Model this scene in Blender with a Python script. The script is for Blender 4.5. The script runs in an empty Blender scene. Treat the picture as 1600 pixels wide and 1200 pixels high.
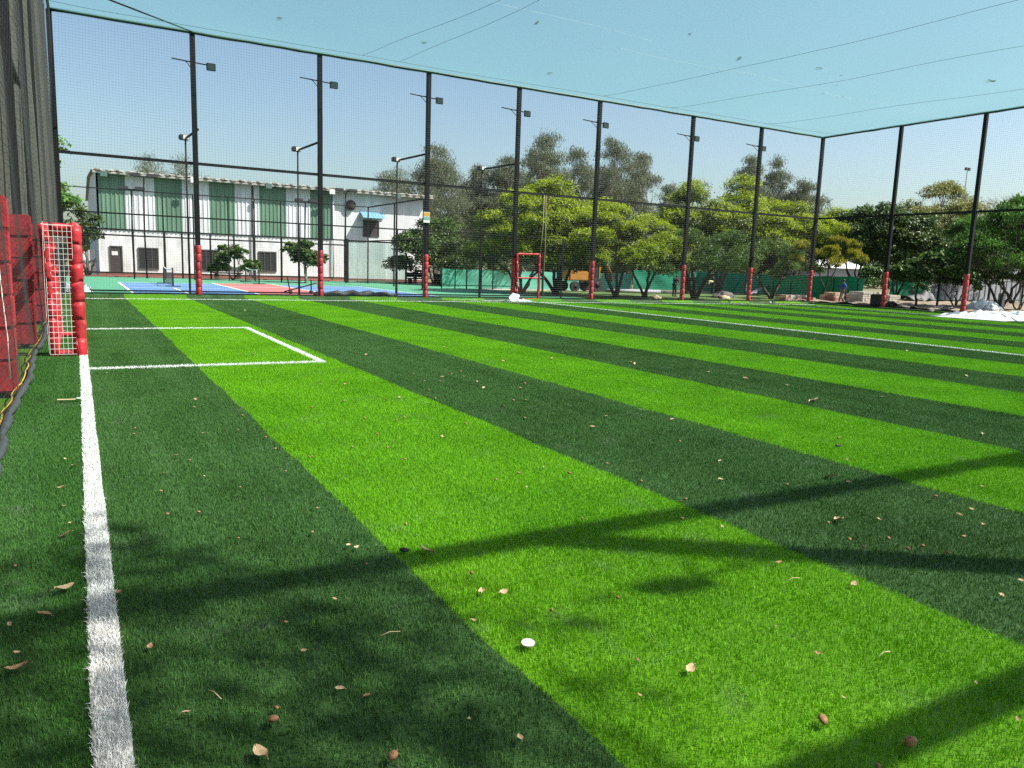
import bpy, bmesh, math, random
import numpy as np
from mathutils import Vector, Matrix
R = math.radians
sc = bpy.context.scene
col = sc.collection

# ------------------------------------------------------------------ camera
FPX, YAW, PIT, ROL, EYE = 1198.0, 0.5162, 0.1518, 0.0343, 1.6      # focal length in pixels of a 1600 x 1200 frame
cy_, sy_, cp_, sp_ = math.cos(YAW), math.sin(YAW), math.cos(PIT), math.sin(PIT)
FW = np.array([sy_*cp_, cy_*cp_, -sp_]); r0 = np.array([cy_, -sy_, 0.0]); u0 = np.cross(r0, FW)
RT = math.cos(ROL)*r0 + math.sin(ROL)*u0
UP = -math.sin(ROL)*r0 + math.cos(ROL)*u0
EYEP = np.array([0, 0, EYE])
cd = bpy.data.cameras.new('camera'); cam = bpy.data.objects.new('camera', cd); col.objects.link(cam)
cd.sensor_width = 36.0; cd.lens = FPX/1600*36.0; cd.clip_start = 0.05; cd.clip_end = 3000
M = Matrix.Identity(4)
for i in range(3):
    M[i][0], M[i][1], M[i][2], M[i][3] = RT[i], UP[i], -FW[i], EYEP[i]
cam.matrix_world = M
sc.camera = cam

# ------------------------------------------------------------------ light
SUN_EL, SUN_AZ = R(50), math.atan2(.83, -.55)
w = bpy.data.worlds.new("World"); sc.world = w; w.use_nodes = True
nt = w.node_tree; nt.nodes.clear()
sky = nt.nodes.new('ShaderNodeTexSky'); sky.sky_type = 'NISHITA'; sky.sun_disc = False
sky.sun_elevation = SUN_EL; sky.sun_rotation = SUN_AZ; sky.altitude = 200; sky.air_density = 1.0; sky.dust_density = 2.6; sky.ozone_density = 0.3
bg = nt.nodes.new('ShaderNodeBackground'); bg.inputs['Strength'].default_value = 0.089
wo = nt.nodes.new('ShaderNodeOutputWorld')
tint = nt.nodes.new('ShaderNodeMix'); tint.data_type = 'RGBA'; tint.blend_type = 'MULTIPLY'; tint.inputs[0].default_value = 1; tint.inputs[7].default_value = (.94, 1.03, 1.0, 1)
nt.links.new(sky.outputs[0], tint.inputs[6]); nt.links.new(tint.outputs[2], bg.inputs[0]); nt.links.new(bg.outputs[0], wo.inputs[0])
sd = bpy.data.lights.new('sun', 'SUN'); sd.energy = 5.0; sd.angle = R(0.47); sd.color = (1.0, .955, .88)
so = bpy.data.objects.new('sun', sd); col.objects.link(so)
sv = Vector((math.sin(SUN_AZ)*math.cos(SUN_EL), math.cos(SUN_AZ)*math.cos(SUN_EL), math.sin(SUN_EL)))
so.rotation_euler = sv.to_track_quat('Z', 'Y').to_euler(); so.location = sv*60
sc.view_settings.view_transform = 'Standard'; sc.view_settings.look = 'None'
sc.view_settings.exposure = 1.0; sc.view_settings.gamma = 1.0
sc.render.engine = 'CYCLES'
sc.cycles.max_bounces = 7; sc.cycles.transparent_max_bounces = 24
sc.cycles.use_denoising = False

# ------------------------------------------------------------------ helpers
def ray(px, py):
    return FW + (px-800)/FPX*RT - (py-600)/FPX*UP
def atZ(px, py, z=0.0):
    d = ray(px, py); return EYEP + d*((z-EYE)/d[2])
def atY(px, py, Y):
    d = ray(px, py); return EYEP + d*(Y/d[1])
def atX(px, py, X):
    d = ray(px, py); return EYEP + d*(X/d[0])

class MB:
    """collects shapes, links them as one mesh object"""
    def __init__(s): s.v = []; s.f = []; s.m = []; s.sm = []
    def add(s, vs, fs, m=0, smooth=False):
        o = len(s.v); s.v += [tuple(map(float, x)) for x in vs]
        for f in fs: s.f.append(tuple(i+o for i in f)); s.m.append(m); s.sm.append(smooth)
        return s
    def box(s, x0, x1, y0, y1, z0, z1, m=0, skip=()):
        v = [(x0,y0,z0),(x1,y0,z0),(x1,y1,z0),(x0,y1,z0),(x0,y0,z1),(x1,y0,z1),(x1,y1,z1),(x0,y1,z1)]
        f = {'b':(0,3,2,1),'t':(4,5,6,7),'f':(0,1,5,4),'r':(1,2,6,5),'k':(2,3,7,6),'l':(3,0,4,7)}
        return s.add(v, [f[k] for k in f if k not in skip], m)
    def bbox(s, x0, x1, y0, y1, z0, z1, b=.01, m=0):
        bm = bmesh.new(); bmesh.ops.create_cube(bm, size=1)
        for v in bm.verts: v.co = Vector(((x0+x1)/2+v.co.x*(x1-x0), (y0+y1)/2+v.co.y*(y1-y0), (z0+z1)/2+v.co.z*(z1-z0)))
        bmesh.ops.bevel(bm, geom=bm.edges[:], offset=b, segments=2, affect='EDGES')
        return s.bm(bm, m)
    def bm(s, bm, m=0, smooth=False):
        bm.verts.index_update()
        s.add([v.co[:] for v in bm.verts], [[v.index for v in f.verts] for f in bm.faces], m, smooth); bm.free(); return s
    def obox(s, c, ax, ay, az, m=0):
        c, ax, ay, az = map(np.array, (c, ax, ay, az))
        v = [c+sx*ax+sy*ay+sz*az for sz in (-1,1) for sy in (-1,1) for sx in (-1,1)]
        return s.add(v, [(0,2,3,1),(4,5,7,6),(0,1,5,4),(1,3,7,5),(3,2,6,7),(2,0,4,6)], m)
    def tube(s, pts, rad, n=8, m=0, cap=True, smooth=True):
        P = [np.array(p, float) for p in pts]; k = len(P)
        rr = [rad]*k if np.isscalar(rad) else list(rad)
        vs = []; prev = None
        for i in range(k):
            t = P[min(i+1, k-1)]-P[max(i-1, 0)]; t = t/(np.linalg.norm(t)+1e-12)
            if prev is None:
                a = np.array([0,0,1.0]) if abs(t[2]) < .9 else np.array([1.0,0,0])
            else: a = prev
            b = np.cross(t, a); b /= np.linalg.norm(b)+1e-12; a = np.cross(b, t); prev = a
            for j in range(n):
                q = 2*math.pi*(j+.5)/n
                vs.append(P[i]+rr[i]*(math.cos(q)*a+math.sin(q)*b))
        fs = [(i*n+j, i*n+(j+1) % n, (i+1)*n+(j+1) % n, (i+1)*n+j) for i in range(k-1) for j in range(n)]
        if cap: fs += [tuple(range(n-1, -1, -1)), tuple((k-1)*n+j for j in range(n))]
        return s.add(vs, fs, m, smooth)
    def ell(s, c, r, n=12, k=8, m=0, jit=0, seed=0, zmin=-1.0):
        rg = random.Random(seed); vs = []; fs = []
        for i in range(k+1):
            th = math.pi*i/k
            for j in range(n):
                ph = 2*math.pi*j/n; q = 1+rg.uniform(-jit, jit)
                vs.append((c[0]+r[0]*q*math.sin(th)*math.cos(ph), c[1]+r[1]*q*math.sin(th)*math.sin(ph), c[2]+r[2]*max(zmin, math.cos(th))*q))
        for i in range(k):
            for j in range(n): fs.append((i*n+j, (i+1)*n+j, (i+1)*n+(j+1) % n, i*n+(j+1) % n))
        return s.add(vs, fs, m, True)
    def build(s, name, mats, parent=None):
        me = bpy.data.meshes.new(name); me.from_pydata(s.v, [], s.f)
        if not isinstance(mats, (list, tuple)): mats = [mats]
        for q in mats: me.materials.append(q)
        if len(mats) > 1: me.polygons.foreach_set('material_index', s.m)
        me.polygons.foreach_set('use_smooth', s.sm); me.update()
        return link(name, me, parent)

def link(name, data, parent=None):
    o = bpy.data.objects.new(name, data); col.objects.link(o)
    if parent is not None: o.parent = parent
    return o
def tag(o, label=None, cat=None, group=None, kind=None):
    for k, v in (('label', label), ('category', cat), ('group', group), ('kind', kind)):
        if v: o[k] = v
    return o
def empty(name, loc, label, cat, group=None):
    o = bpy.data.objects.new(name, None); col.objects.link(o); o.location = [float(x) for x in loc]; o.empty_display_size = .3
    return tag(o, label, cat, group)
def kids(o): return [c for c in bpy.data.objects if c.parent == o]
def copy_tree(o, parent=None, tree=None):
    if tree is None: tree = {}
    c = o.copy(); col.objects.link(c)
    if parent is not None: c.parent = parent
    for ch in kids(o): copy_tree(ch, c)
    return c
def fastmesh(name, verts, faces_n, idx, mats, matidx=None, smooth=False):
    """verts (N,3); all faces have faces_n corners; idx (F,faces_n)"""
    me = bpy.data.meshes.new(name); n = len(verts); f = len(idx)
    me.vertices.add(n); me.vertices.foreach_set('co', np.asarray(verts, np.float32).ravel())
    me.loops.add(f*faces_n); me.loops.foreach_set('vertex_index', np.asarray(idx, np.int32).ravel())
    me.polygons.add(f); me.polygons.foreach_set('loop_start', np.arange(f, dtype=np.int32)*faces_n)
    try: me.polygons.foreach_set('loop_total', np.full(f, faces_n, np.int32))
    except Exception: pass
    for q in (mats if isinstance(mats, (list, tuple)) else [mats]): me.materials.append(q)
    if matidx is not None: me.polygons.foreach_set('material_index', np.asarray(matidx, np.int32))
    me.polygons.foreach_set('use_smooth', np.full(f, smooth))
    me.update(calc_edges=True); me.validate()
    return me

# ------------------------------------------------------------------ materials
def newmat(name):
    m = bpy.data.materials.new(name); m.use_nodes = True; n = m.node_tree
    return m, n, n.nodes['Principled BSDF'], n.nodes['Material Output']
def nd(n, t, **kw):
    x = n.nodes.new(t)
    for k, v in kw.items(): setattr(x, k, v)
    return x
def math_(n, op, a, b=None, c=None):
    x = n.nodes.new('ShaderNodeMath'); x.operation = op
    for i, q in enumerate((a, b, c)):
        if q is None: continue
        if hasattr(q, 'links'): n.links.new(q, x.inputs[i])
        else: x.inputs[i].default_value = q
    return x.outputs[0]
def mixc(n, fac, a, b, mode='MIX'):
    x = n.nodes.new('ShaderNodeMix'); x.data_type = 'RGBA'; x.blend_type = mode
    for s, q in ((0, fac), (6, a), (7, b)):
        if hasattr(q, 'links'): n.links.new(q, x.inputs[s])
        else: x.inputs[s].default_value = q if s == 0 else (*q, 1)
    return x.outputs[2]
def noise(n, scale, detail=4, vec=None, rough=.55):
    x = n.nodes.new('ShaderNodeTexNoise'); x.inputs['Scale'].default_value = scale; x.inputs['Detail'].default_value = detail; x.inputs['Roughness'].default_value = rough
    if vec is not None: n.links.new(vec, x.inputs['Vector'])
    return x.outputs['Fac']
def ramp(n, fac, a, b):
    x = n.nodes.new('ShaderNodeMapRange'); x.inputs[1].default_value = a; x.inputs[2].default_value = b
    n.links.new(fac, x.inputs[0]); return x.outputs[0]
def pbr(name, c, rough=.6, var=.15, scale=3.0, bump=0.0, bscale=40, spec=.5, metal=0, c2=None, trans=None, streak=0):
    m, n, b, out = newmat(name)
    geo = nd(n, 'ShaderNodeNewGeometry').outputs['Position']
    if streak:
        mp = nd(n, 'ShaderNodeMapping'); mp.inputs['Scale'].default_value = (1, 1, streak); n.links.new(geo, mp.inputs[0]); geo = mp.outputs[0]
    if var:
        dark = tuple(x*(1-var) for x in c) if c2 is None else c2
        lite = tuple(min(1, x*(1+var*.6)) for x in c) if c2 is None else c
        f = ramp(n, noise(n, scale, 6, geo), .3, .7)
        n.links.new(mixc(n, f, dark, lite), b.inputs['Base Color'])
    else: b.inputs['Base Color'].default_value = (*c, 1)
    b.inputs['Roughness'].default_value = rough; b.inputs['Metallic'].default_value = metal
    b.inputs['Specular IOR Level'].default_value = spec
    if bump:
        bp = nd(n, 'ShaderNodeBump'); bp.inputs['Strength'].default_value = bump; bp.inputs['Distance'].default_value = .02
        n.links.new(noise(n, bscale, 4, geo), bp.inputs['Height']); n.links.new(bp.outputs[0], b.inputs['Normal'])
    return m
def leafmat(name, c1, c2, trans=.35, rough=.45):
    m, n, b, out = newmat(name)
    g = nd(n, 'ShaderNodeNewGeometry')
    cc = mixc(n, g.outputs['Random Per Island'], c1, c2)
    n.links.new(cc, b.inputs['Base Color']); b.inputs['Roughness'].default_value = rough; b.inputs['Specular IOR Level'].default_value = .35
    t = nd(n, 'ShaderNodeBsdfTranslucent'); n.links.new(cc, t.inputs[0])
    mx = nd(n, 'ShaderNodeMixShader'); mx.inputs[0].default_value = trans
    n.links.new(b.outputs[0], mx.inputs[1]); n.links.new(t.outputs[0], mx.inputs[2]); n.links.new(mx.outputs[0], out.inputs[0])
    return m

X0S, WS = 1.467, 2.1295        # first stripe edge and stripe width
LINES_R = [(0, 37.2, 30.29, 30.43), (0, 3.37, 11.91, 12.03), (0, 3.37, 18.19, 18.32), (3.265, 3.38, 11.95, 18.3)]
LINES_X = [(-.025, .088), (18.455, 18.555), (35.14, 35.24)]
def turfmat(name, gain=1.0, blade=True):
    m, n, b, out = newmat(name)
    g = nd(n, 'ShaderNodeNewGeometry'); pos = g.outputs['Position']
    sx = nd(n, 'ShaderNodeSeparateXYZ'); n.links.new(pos, sx.inputs[0]); X, Y = sx.outputs[0], sx.outputs[1]
    wob = math_(n, 'MULTIPLY', math_(n, 'SUBTRACT', noise(n, .8, 4, pos), .5), .13)
    s = math_(n, 'DIVIDE', math_(n, 'SUBTRACT', math_(n, 'ADD', X, wob), X0S), WS*2)
    s = math_(n, 'SUBTRACT', s, math_(n, 'FLOOR', s))
    light = math_(n, 'LESS_THAN', s, .5)
    left = math_(n, 'LESS_THAN', X, 0.03)
    nz = ramp(n, noise(n, .9, 6, pos), .3, .7); nf = ramp(n, noise(n, 9, 4, pos), .25, .75)
    dk = mixc(n, nz, (.034*gain, .092*gain, .018*gain), (.064*gain, .155*gain, .038*gain))
    lt = mixc(n, nz, (.100*gain, .292*gain, .004*gain), (.165*gain, .405*gain, .010*gain))
    lf = mixc(n, nz, (.032*gain, .100*gain, .016*gain), (.052*gain, .150*gain, .026*gain))  # tint left of the goal line, its different lighting put into the colour
    dk = mixc(n, left, dk, lf)
    c = mixc(n, light, dk, lt)
    # slow wear: combed lanes along the stripes and paler scuffs
    mp = nd(n, 'ShaderNodeMapping'); mp.inputs['Scale'].default_value = (2.2, .12, 1); n.links.new(pos, mp.inputs[0])
    lane = ramp(n, noise(n, 1.0, 4, mp.outputs[0]), .35, .7)
    c = mixc(n, math_(n, 'MULTIPLY', math_(n, 'MULTIPLY', lane, .60), math_(n, 'SUBTRACT', 1.0, math_(n, 'MULTIPLY', light, .8))), c, (.085*gain, .185*gain, .055*gain))
    sc_ = ramp(n, noise(n, 1.7, 7, pos, .7), .57, .76)
    c = mixc(n, math_(n, 'MULTIPLY', sc_, .42), c, (.20*gain, .23*gain, .18*gain))
    dirt = ramp(n, noise(n, 1.15, 7, pos, .72), .30, .20)
    c = mixc(n, math_(n, 'MULTIPLY', dirt, .6), c, (.02*gain, .025*gain, .02*gain))
    if blade:
        c = mixc(n, .55, c, mixc(n, g.outputs['Random Per Island'], (.55, .60, .5), (1.5, 1.4, 1.5)), 'MULTIPLY')
    # inlaid white yarn
    W = None
    def band(v, a, bb):
        return math_(n, 'MULTIPLY', math_(n, 'GREATER_THAN', v, a), math_(n, 'LESS_THAN', v, bb))
    for a, bb in LINES_X:
        q = band(math_(n, 'ADD', X, math_(n, 'MULTIPLY', wob, .25)), a, bb); W = q if W is None else math_(n, 'MAXIMUM', W, q)
    for x0, x1, y0, y1 in LINES_R:
        q = math_(n, 'MULTIPLY', band(X, x0, x1), band(Y, y0, y1)); W = math_(n, 'MAXIMUM', W, q)
    c = mixc(n, W, c, (.74, .74, .72))
    n.links.new(c, b.inputs['Base Color']); b.inputs['Roughness'].default_value = .5; b.inputs['Specular IOR Level'].default_value = .16
    if blade:
        t = nd(n, 'ShaderNodeBsdfTranslucent'); n.links.new(c, t.inputs[0])
        mx = nd(n, 'ShaderNodeMixShader'); mx.inputs[0].default_value = .14
        n.links.new(b.outputs[0], mx.inputs[1]); n.links.new(t.outputs[0], mx.inputs[2]); n.links.new(mx.outputs[0], out.inputs[0])
    return m

def netmat(name, tcol, dcol, lo, hi):
    m, n, b, out = newmat(name)
    tr = nd(n, 'ShaderNodeBsdfTransparent'); tr.inputs[0].default_value = (*tcol, 1)
    g = nd(n, 'ShaderNodeNewGeometry'); lw = nd(n, 'ShaderNodeLayerWeight'); lw.inputs[0].default_value = .5
    f = math_(n, 'MULTIPLY_ADD', math_(n, 'POWER', lw.outputs['Facing'], 2.0), hi, lo)
    f = math_(n, 'ADD', f, math_(n, 'MULTIPLY', ramp(n, noise(n, .35, 3, g.outputs['Position']), .3, .7), .06))
    df = nd(n, 'ShaderNodeBsdfDiffuse'); df.inputs[0].default_value = (*dcol, 1)
    tl = nd(n, 'ShaderNodeBsdfTranslucent'); tl.inputs[0].default_value = (*dcol, 1)
    m1 = nd(n, 'ShaderNodeMixShader'); m1.inputs[0].default_value = .6; n.links.new(df.outputs[0], m1.inputs[1]); n.links.new(tl.outputs[0], m1.inputs[2])
    mx = nd(n, 'ShaderNodeMixShader'); n.links.new(f, mx.inputs[0]); n.links.new(tr.outputs[0], mx.inputs[1]); n.links.new(m1.outputs[0], mx.inputs[2])
    n.links.new(mx.outputs[0], out.inputs[0]); return m

K = {}
K['turf'] = turfmat('turf_backing', .55, False); K['blade'] = turfmat('turf_blade', 1.25, True)
K['white_yarn'] = pbr('white_yarn', (.80, .80, .78), .5, .10, 25)
K['black_steel'] = pbr('black_painted_steel', (.010, .010, .011), .6, .3, 6, spec=.2)
K['green_pipe'] = pbr('green_painted_pipe', (.012, .055, .030), .45, .4, 1.2)
K['pad_red'] = pbr('red_vinyl_pad', (.50, .020, .030), .5, .3, 5, .55, 13)
K['pad_wall'] = pbr('deep_red_vinyl', (.36, .020, .028), .55, .35, 4, .55, 13)  # deeper red for the wall pads hung behind the left net
K['pad_far'] = pbr('sun_faded_red_vinyl', (.50, .035, .045), .42, .22, 5, .25, 16)
K['tie'] = pbr('dark_red_strap', (.20, .012, .016), .6, .2, 8)
K['net_black'] = pbr('black_net_cord', (.015, .017, .018), .6, .1, 5)
K['net_white'] = pbr('white_net_cord', (.78, .78, .74), .6, .08, 9)
K['ceiling'] = netmat('pale_overhead_net', (.86, .94, .94), (.17, .345, .365), .05, .60)
K['cord_dark'] = pbr('dark_seam_cord', (.05, .08, .085), .7, .1)
K['cord_pale'] = pbr('pale_seam_cord', (.55, .62, .62), .7, .1)
K['shade_cloth'] = pbr('dark_olive_shade_cloth', (.105, .100, .080), .85, .3, 2.5, .3, 30, spec=.2)
K['hose'] = pbr('dark_grey_sleeve', (.045, .05, .052), .55, .3, 9, .3, 30)
K['yellow'] = pbr('yellow_rope', (.55, .33, .03), .6, .2, 30)
K['lamp_case'] = pbr('lamp_case', (.03, .034, .034), .5, .2, 8)
K['lamp_glass'] = pbr('lamp_glass', (.10, .15, .14), .15, .2, 10, spec=.6)
K['plaster'] = pbr('white_plaster', (.66, .67, .68), .8, .20, 1.3, .25, 12, streak=.18)
K['brick_white'] = pbr('white_washed_brick', (.70, .71, .71), .85, .28, 2.2, .5, 10, streak=.3)
K['sheet_white'] = pbr('white_metal_sheet', (.62, .63, .65), .5, .22, 2.5, streak=.12)
K['sheet_green'] = pbr('green_metal_sheet', (.115, .215, .145), .5, .3, 2.5, streak=.12)
K['roof'] = pbr('roof_sheet', (.36, .34, .30), .6, .25, 2)
K['dark_door'] = pbr('dark_brown_paint', (.045, .036, .034), .6, .2, 4)
K['dark_glass'] = pbr('dark_window', (.03, .03, .032), .2, .3, 5)
K['frame_dark'] = pbr('dark_window_frame', (.055, .048, .045), .6, .2, 4)
K['awning'] = pbr('blue_awning_sheet', (.14, .31, .42), .5, .15, 3)
K['paper'] = pbr('white_paper', (.7, .7, .68), .7, .08)
K['court_green'] = pbr('court_green', (.065, .255, .145), .7, .12, .8)
K['court_blue'] = pbr('court_blue', (.085, .19, .37), .7, .12, .8)
K['court_red'] = pbr('court_red', (.46, .13, .125), .7, .12, .8)
K['court_line'] = pbr('court_line', (.72, .74, .72), .7, .1)
K['red_path'] = pbr('red_oxide_path', (.22, .075, .058), .85, .2, 2)
K['soil'] = pbr('dusty_soil', (.235, .18, .125), .95, .5, 1.1, .9, 5)
K['ground'] = pbr('grass_and_soil', (.085, .105, .035), .95, .4, .5, .6, 8, c2=(.20, .155, .10))
K['lawn'] = pbr('lawn_grass', (.075, .135, .025), .9, .4, 1.2, .6, 20)  # lawn green with random mottling
K['pave'] = pbr('pale_paving', (.48, .44, .38), .85, .2, 2)
K['kerb_conc'] = pbr('kerb_concrete', (.34, .31, .27), .85, .2, 3)
K['hoard_light'] = pbr('sun_bleached_green_cloth', (.10, .40, .29), .8, .15, 1.2, .4, 3)
K['hoard'] = pbr('green_hoarding_cloth', (.010, .30, .18), .75, .15, 1.0, .4, 3)
K['bark'] = pbr('dark_bark', (.075, .058, .045), .9, .4, 6, .5, 25)
K['bark_pale'] = pbr('pale_bark', (.30, .26, .22), .85, .4, 4, .4, 18)
K['limewash'] = pbr('limewash', (.52, .50, .47), .9, .25, 8, .3, 20)
K['leaf_bright'] = leafmat('sunlit_new_leaf', (.20, .31, .008), (.40, .47, .018), .45)  # young yellow-green leaves, sunlit highlights also put into their colour
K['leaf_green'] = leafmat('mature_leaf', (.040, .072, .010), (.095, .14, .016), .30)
K['leaf_mango'] = leafmat('mango_leaf', (.045, .095, .016), (.125, .215, .036), .34)
K['leaf_dark'] = leafmat('dark_leaf', (.024, .055, .012), (.065, .125, .024), .28)
K['leaf_euc'] = leafmat('grey_green_leaf', (.115, .145, .085), (.225, .255, .155), .35)
K['leaf_olive'] = leafmat('pale_olive_leaf', (.17, .19, .055), (.30, .31, .10), .4)
K['leaf_yellow'] = leafmat('yellow_leaf', (.22, .25, .02), (.44, .38, .03), .4)
K['leaf_fresh'] = leafmat('fresh_leaf', (.070, .19, .024), (.15, .31, .05), .35)
K['dry'] = pbr('dry_leaf', (.42, .25, .13), .8, .45, 60)
K['dry_pale'] = pbr('pale_dry_leaf', (.50, .36, .21), .8, .3, 60)
K['pod'] = pbr('seed_pod', (.30, .15, .075), .8, .5, 90)
K['disc'] = pbr('faded_white_plastic', (.50, .47, .48), .6, .12, 60)
K['dark_bit'] = pbr('black_rubber_bit', (.015, .015, .015), .8, .2)
K['brick_red'] = pbr('red_brick', (.36, .17, .12), .9, .3, 5, .3, 30)
K['brick_tan'] = pbr('tan_brick', (.50, .36, .24), .9, .3, 5, .3, 30)
K['block'] = pbr('grey_concrete_block', (.47, .44, .39), .9, .2, 4, .3, 30)
K['gap'] = pbr('dark_joint', (.10, .085, .07), .95, .2)  # plain dark tone for joints
K['skin'] = pbr('skin', (.14, .075, .045), .6, .1, 9)
K['hair'] = pbr('black_hair', (.012, .010, .010), .6, .1, 9)
K['blue_shirt'] = pbr('blue_shirt', (.025, .085, .33), .8, .2, 8, .4, 12)
K['grey_trouser'] = pbr('grey_trousers', (.21, .20, .20), .85, .2, 8, .4, 12)
K['pale_yellow'] = pbr('pale_yellow_cloth', (.58, .55, .28), .85, .15, 8, .4, 12)
K['dark_cloth'] = pbr('dark_cloth', (.028, .026, .028), .85, .2, 8)
K['sandal'] = pbr('dark_shoe', (.03, .025, .02), .7, .1)
K['orange'] = pbr('orange_machine_paint', (.38, .17, .025), .5, .2, 3)
K['rubber'] = pbr('black_rubber', (.016, .016, .017), .8, .2, 6)
K['plastic'] = pbr('white_plastic_film', (.60, .63, .65), .35, .25, 3, .8, 7)
K['sack'] = pbr('white_woven_sack', (.82, .83, .84), .7, .12, 6, .4, 14)
K['wall_grey'] = pbr('pale_grey_sheet_wall', (.25, .26, .29), .7, .15, .8)
K['stone'] = pbr('dark_stone', (.11, .10, .09), .9, .3, 2, .4, 10)
K['tarp'] = pbr('dark_tarp', (.03, .032, .034), .6, .3, 4)
K['teal'] = pbr('teal_sheet', (.06, .30, .24), .6, .2, 4)
K['sign_orange'] = pbr('orange_print', (.62, .32, .04), .6, .1)
K['sign_green'] = pbr('green_print', (.20, .36, .33), .6, .1)
def glassmat():
    m, n, b, out = newmat('court_glass')
    tr = nd(n, 'ShaderNodeBsdfTransparent'); tr.inputs[0].default_value = (.80, .90, .87, 1)
    gl = nd(n, 'ShaderNodeBsdfGlossy'); gl.inputs['Roughness'].default_value = .03; gl.inputs[0].default_value = (.9, 1, .97, 1)
    mx = nd(n, 'ShaderNodeMixShader'); mx.inputs[0].default_value = .10
    n.links.new(tr.outputs[0], mx.inputs[1]); n.links.new(gl.outputs[0], mx.inputs[2]); n.links.new(mx.outputs[0], out.inputs[0]); return m
K['glass'] = glassmat()

rng = np.random.default_rng(7)
random.seed(7)
YF, XL, XR, HT, HM, YN = 32.0, -0.62, 38.68, 9.72, 5.05, -0.78   # far fence, left net, right fence, top, mid rail, near fence
YK = 31.72                                                        # inner face of the far kerb

# ------------------------------------------------------------------ ground and turf
def sheet(name, m, x0, x1, y0, y1, z, kind='structure'):
    o = MB().add([(x0,y0,z),(x1,y0,z),(x1,y1,z),(x0,y1,z)], [(0,1,2,3)]).build(name, m); tag(o, kind=kind); return o
sheet('ground', K['ground'], -600, 700, -300, 1200, -.03)
sheet('turf', K['turf'], -1.4, 38.35, -1.2, YK, 0.0)
sheet('soil_strip', K['soil'], 38.8, 75, -5, 36, -.018)
sheet('court_surface', K['court_green'], -6, 24.0, 32.6, 57.2, .055)
for nm, m, x0, x1, y0, y1 in (('blue_court', 'court_blue', 1.9, 6.75, 34.0, 46.3), ('red_court', 'court_red', 6.85, 10.1, 34.0, 47.6),
                              ('blue_court', 'court_blue', 10.3, 15.1, 34.0, 46.3), ):
    sheet(nm, K[m], x0, x1, y0, y1, .060)
mb = MB()
for x0, x1, y0, y1 in ((1.85,1.95,34,46.4),(6.72,6.84,34,47.6),(10.1,10.2,34,47.6),(15.1,15.2,34,46.4),(1.95,6.72,46.3,46.4),(10.2,15.1,46.3,46.4),(6.84,10.1,42.3,42.45),
                       (3.9,4.0,34,39.5),(1.95,6.72,39.5,39.6),(1.95,6.72,43.5,43.6),(10.2,15.1,39.5,39.6),(10.2,15.1,43.5,43.6)):
    mb.add([(x0,y0,.065),(x1,y0,.065),(x1,y1,.065),(x0,y1,.065)], [(0,1,2,3)])
tag(mb.build('court_line_marking', K['court_line']), kind='structure')
tag(MB().box(-6, 26, 57.2, 59.0, -.05, .12).build('red_path', K['red_path']), kind='structure')
sheet('lawn', K['lawn'], 20.5, 52, 33.0, 47.0, -.012)
sheet('pale_pavement', K['pave'], 21, 46, 46.9, 50.2, -.006)

# blade patch, instanced over the whole field
def blades(n, x0, x1, y0, y1, L, W, lean, rg, upright=.0):
    p = np.stack([rg.uniform(x0, x1, n), rg.uniform(y0, y1, n), np.zeros(n)], 1)
    a = rg.uniform(0, 2*math.pi, n); ln = rg.uniform(L*.65, L*1.1, n); le = np.abs(rg.normal(0, lean, n))+upright
    d = np.stack([np.cos(a), np.sin(a), np.zeros(n)], 1); up = np.array([0, 0, 1.0])
    f = rg.uniform(0, math.pi, n); b = np.stack([np.cos(f), np.sin(f), np.zeros(n)], 1)*(rg.uniform(.8, 1.25, n)*W/2)[:, None]
    mid = p + d*(np.sin(le*.5)*ln*.55)[:, None] + up*(np.cos(le*.5)*ln*.55)[:, None]
    le2 = np.minimum(le*1.5+.12, 1.35)
    tip = mid + d*(np.sin(le2)*ln*.45)[:, None] + up*(np.cos(le2)*ln*.45)[:, None]
    V = np.stack([p-b, p+b, mid+b*.85, mid-b*.85, tip], 1).reshape(-1, 3)
    i = np.arange(n)*5
    T = np.stack([np.stack([i, i+1, i+2], 1), np.stack([i, i+2, i+3], 1), np.stack([i+3, i+2, i+4], 1)], 1).reshape(-1, 3)
    return V, T
PS = 0.75
V, T = blades(7600, -PS/2-.01, PS/2+.01, -PS/2-.01, PS/2+.01, .027, .0027, .40, rng)
gm = fastmesh('grass', V, 3, T, K['blade'])
go = link('grass', gm); tag(go, 'short striped dark and lime green artificial grass pile on the pitch', 'grass', kind='stuff')
NX, NY = int(math.ceil((38.25-XL)/PS)), int(math.ceil((YK+.2+.9)/PS))
gx0, gy0 = XL-.02+PS/2, YK-.02-PS/2-(NY-1)*PS
ng = bpy.data.node_groups.new('turf_patches', 'GeometryNodeTree')
ng.interface.new_socket('Geometry', in_out='INPUT', socket_type='NodeSocketGeometry'); ng.interface.new_socket('Geometry', in_out='OUTPUT', socket_type='NodeSocketGeometry')
gi = ng.nodes.new('NodeGroupInput'); gout = ng.nodes.new('NodeGroupOutput')
gr = ng.nodes.new('GeometryNodeMeshGrid'); gr.inputs['Size X'].default_value = (NX-1)*PS; gr.inputs['Size Y'].default_value = (NY-1)*PS
gr.inputs['Vertices X'].default_value = NX; gr.inputs['Vertices Y'].default_value = NY
tf = ng.nodes.new('GeometryNodeTransform'); tf.inputs['Translation'].default_value = (gx0+(NX-1)*PS/2, gy0+(NY-1)*PS/2, 0)
ip = ng.nodes.new('GeometryNodeInstanceOnPoints')
rv = ng.nodes.new('FunctionNodeRandomValue'); rv.data_type = 'INT'; rv.inputs[4].default_value = 0; rv.inputs[5].default_value = 3
mm = ng.nodes.new('ShaderNodeMath'); mm.operation = 'MULTIPLY'; mm.inputs[1].default_value = math.pi/2
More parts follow.
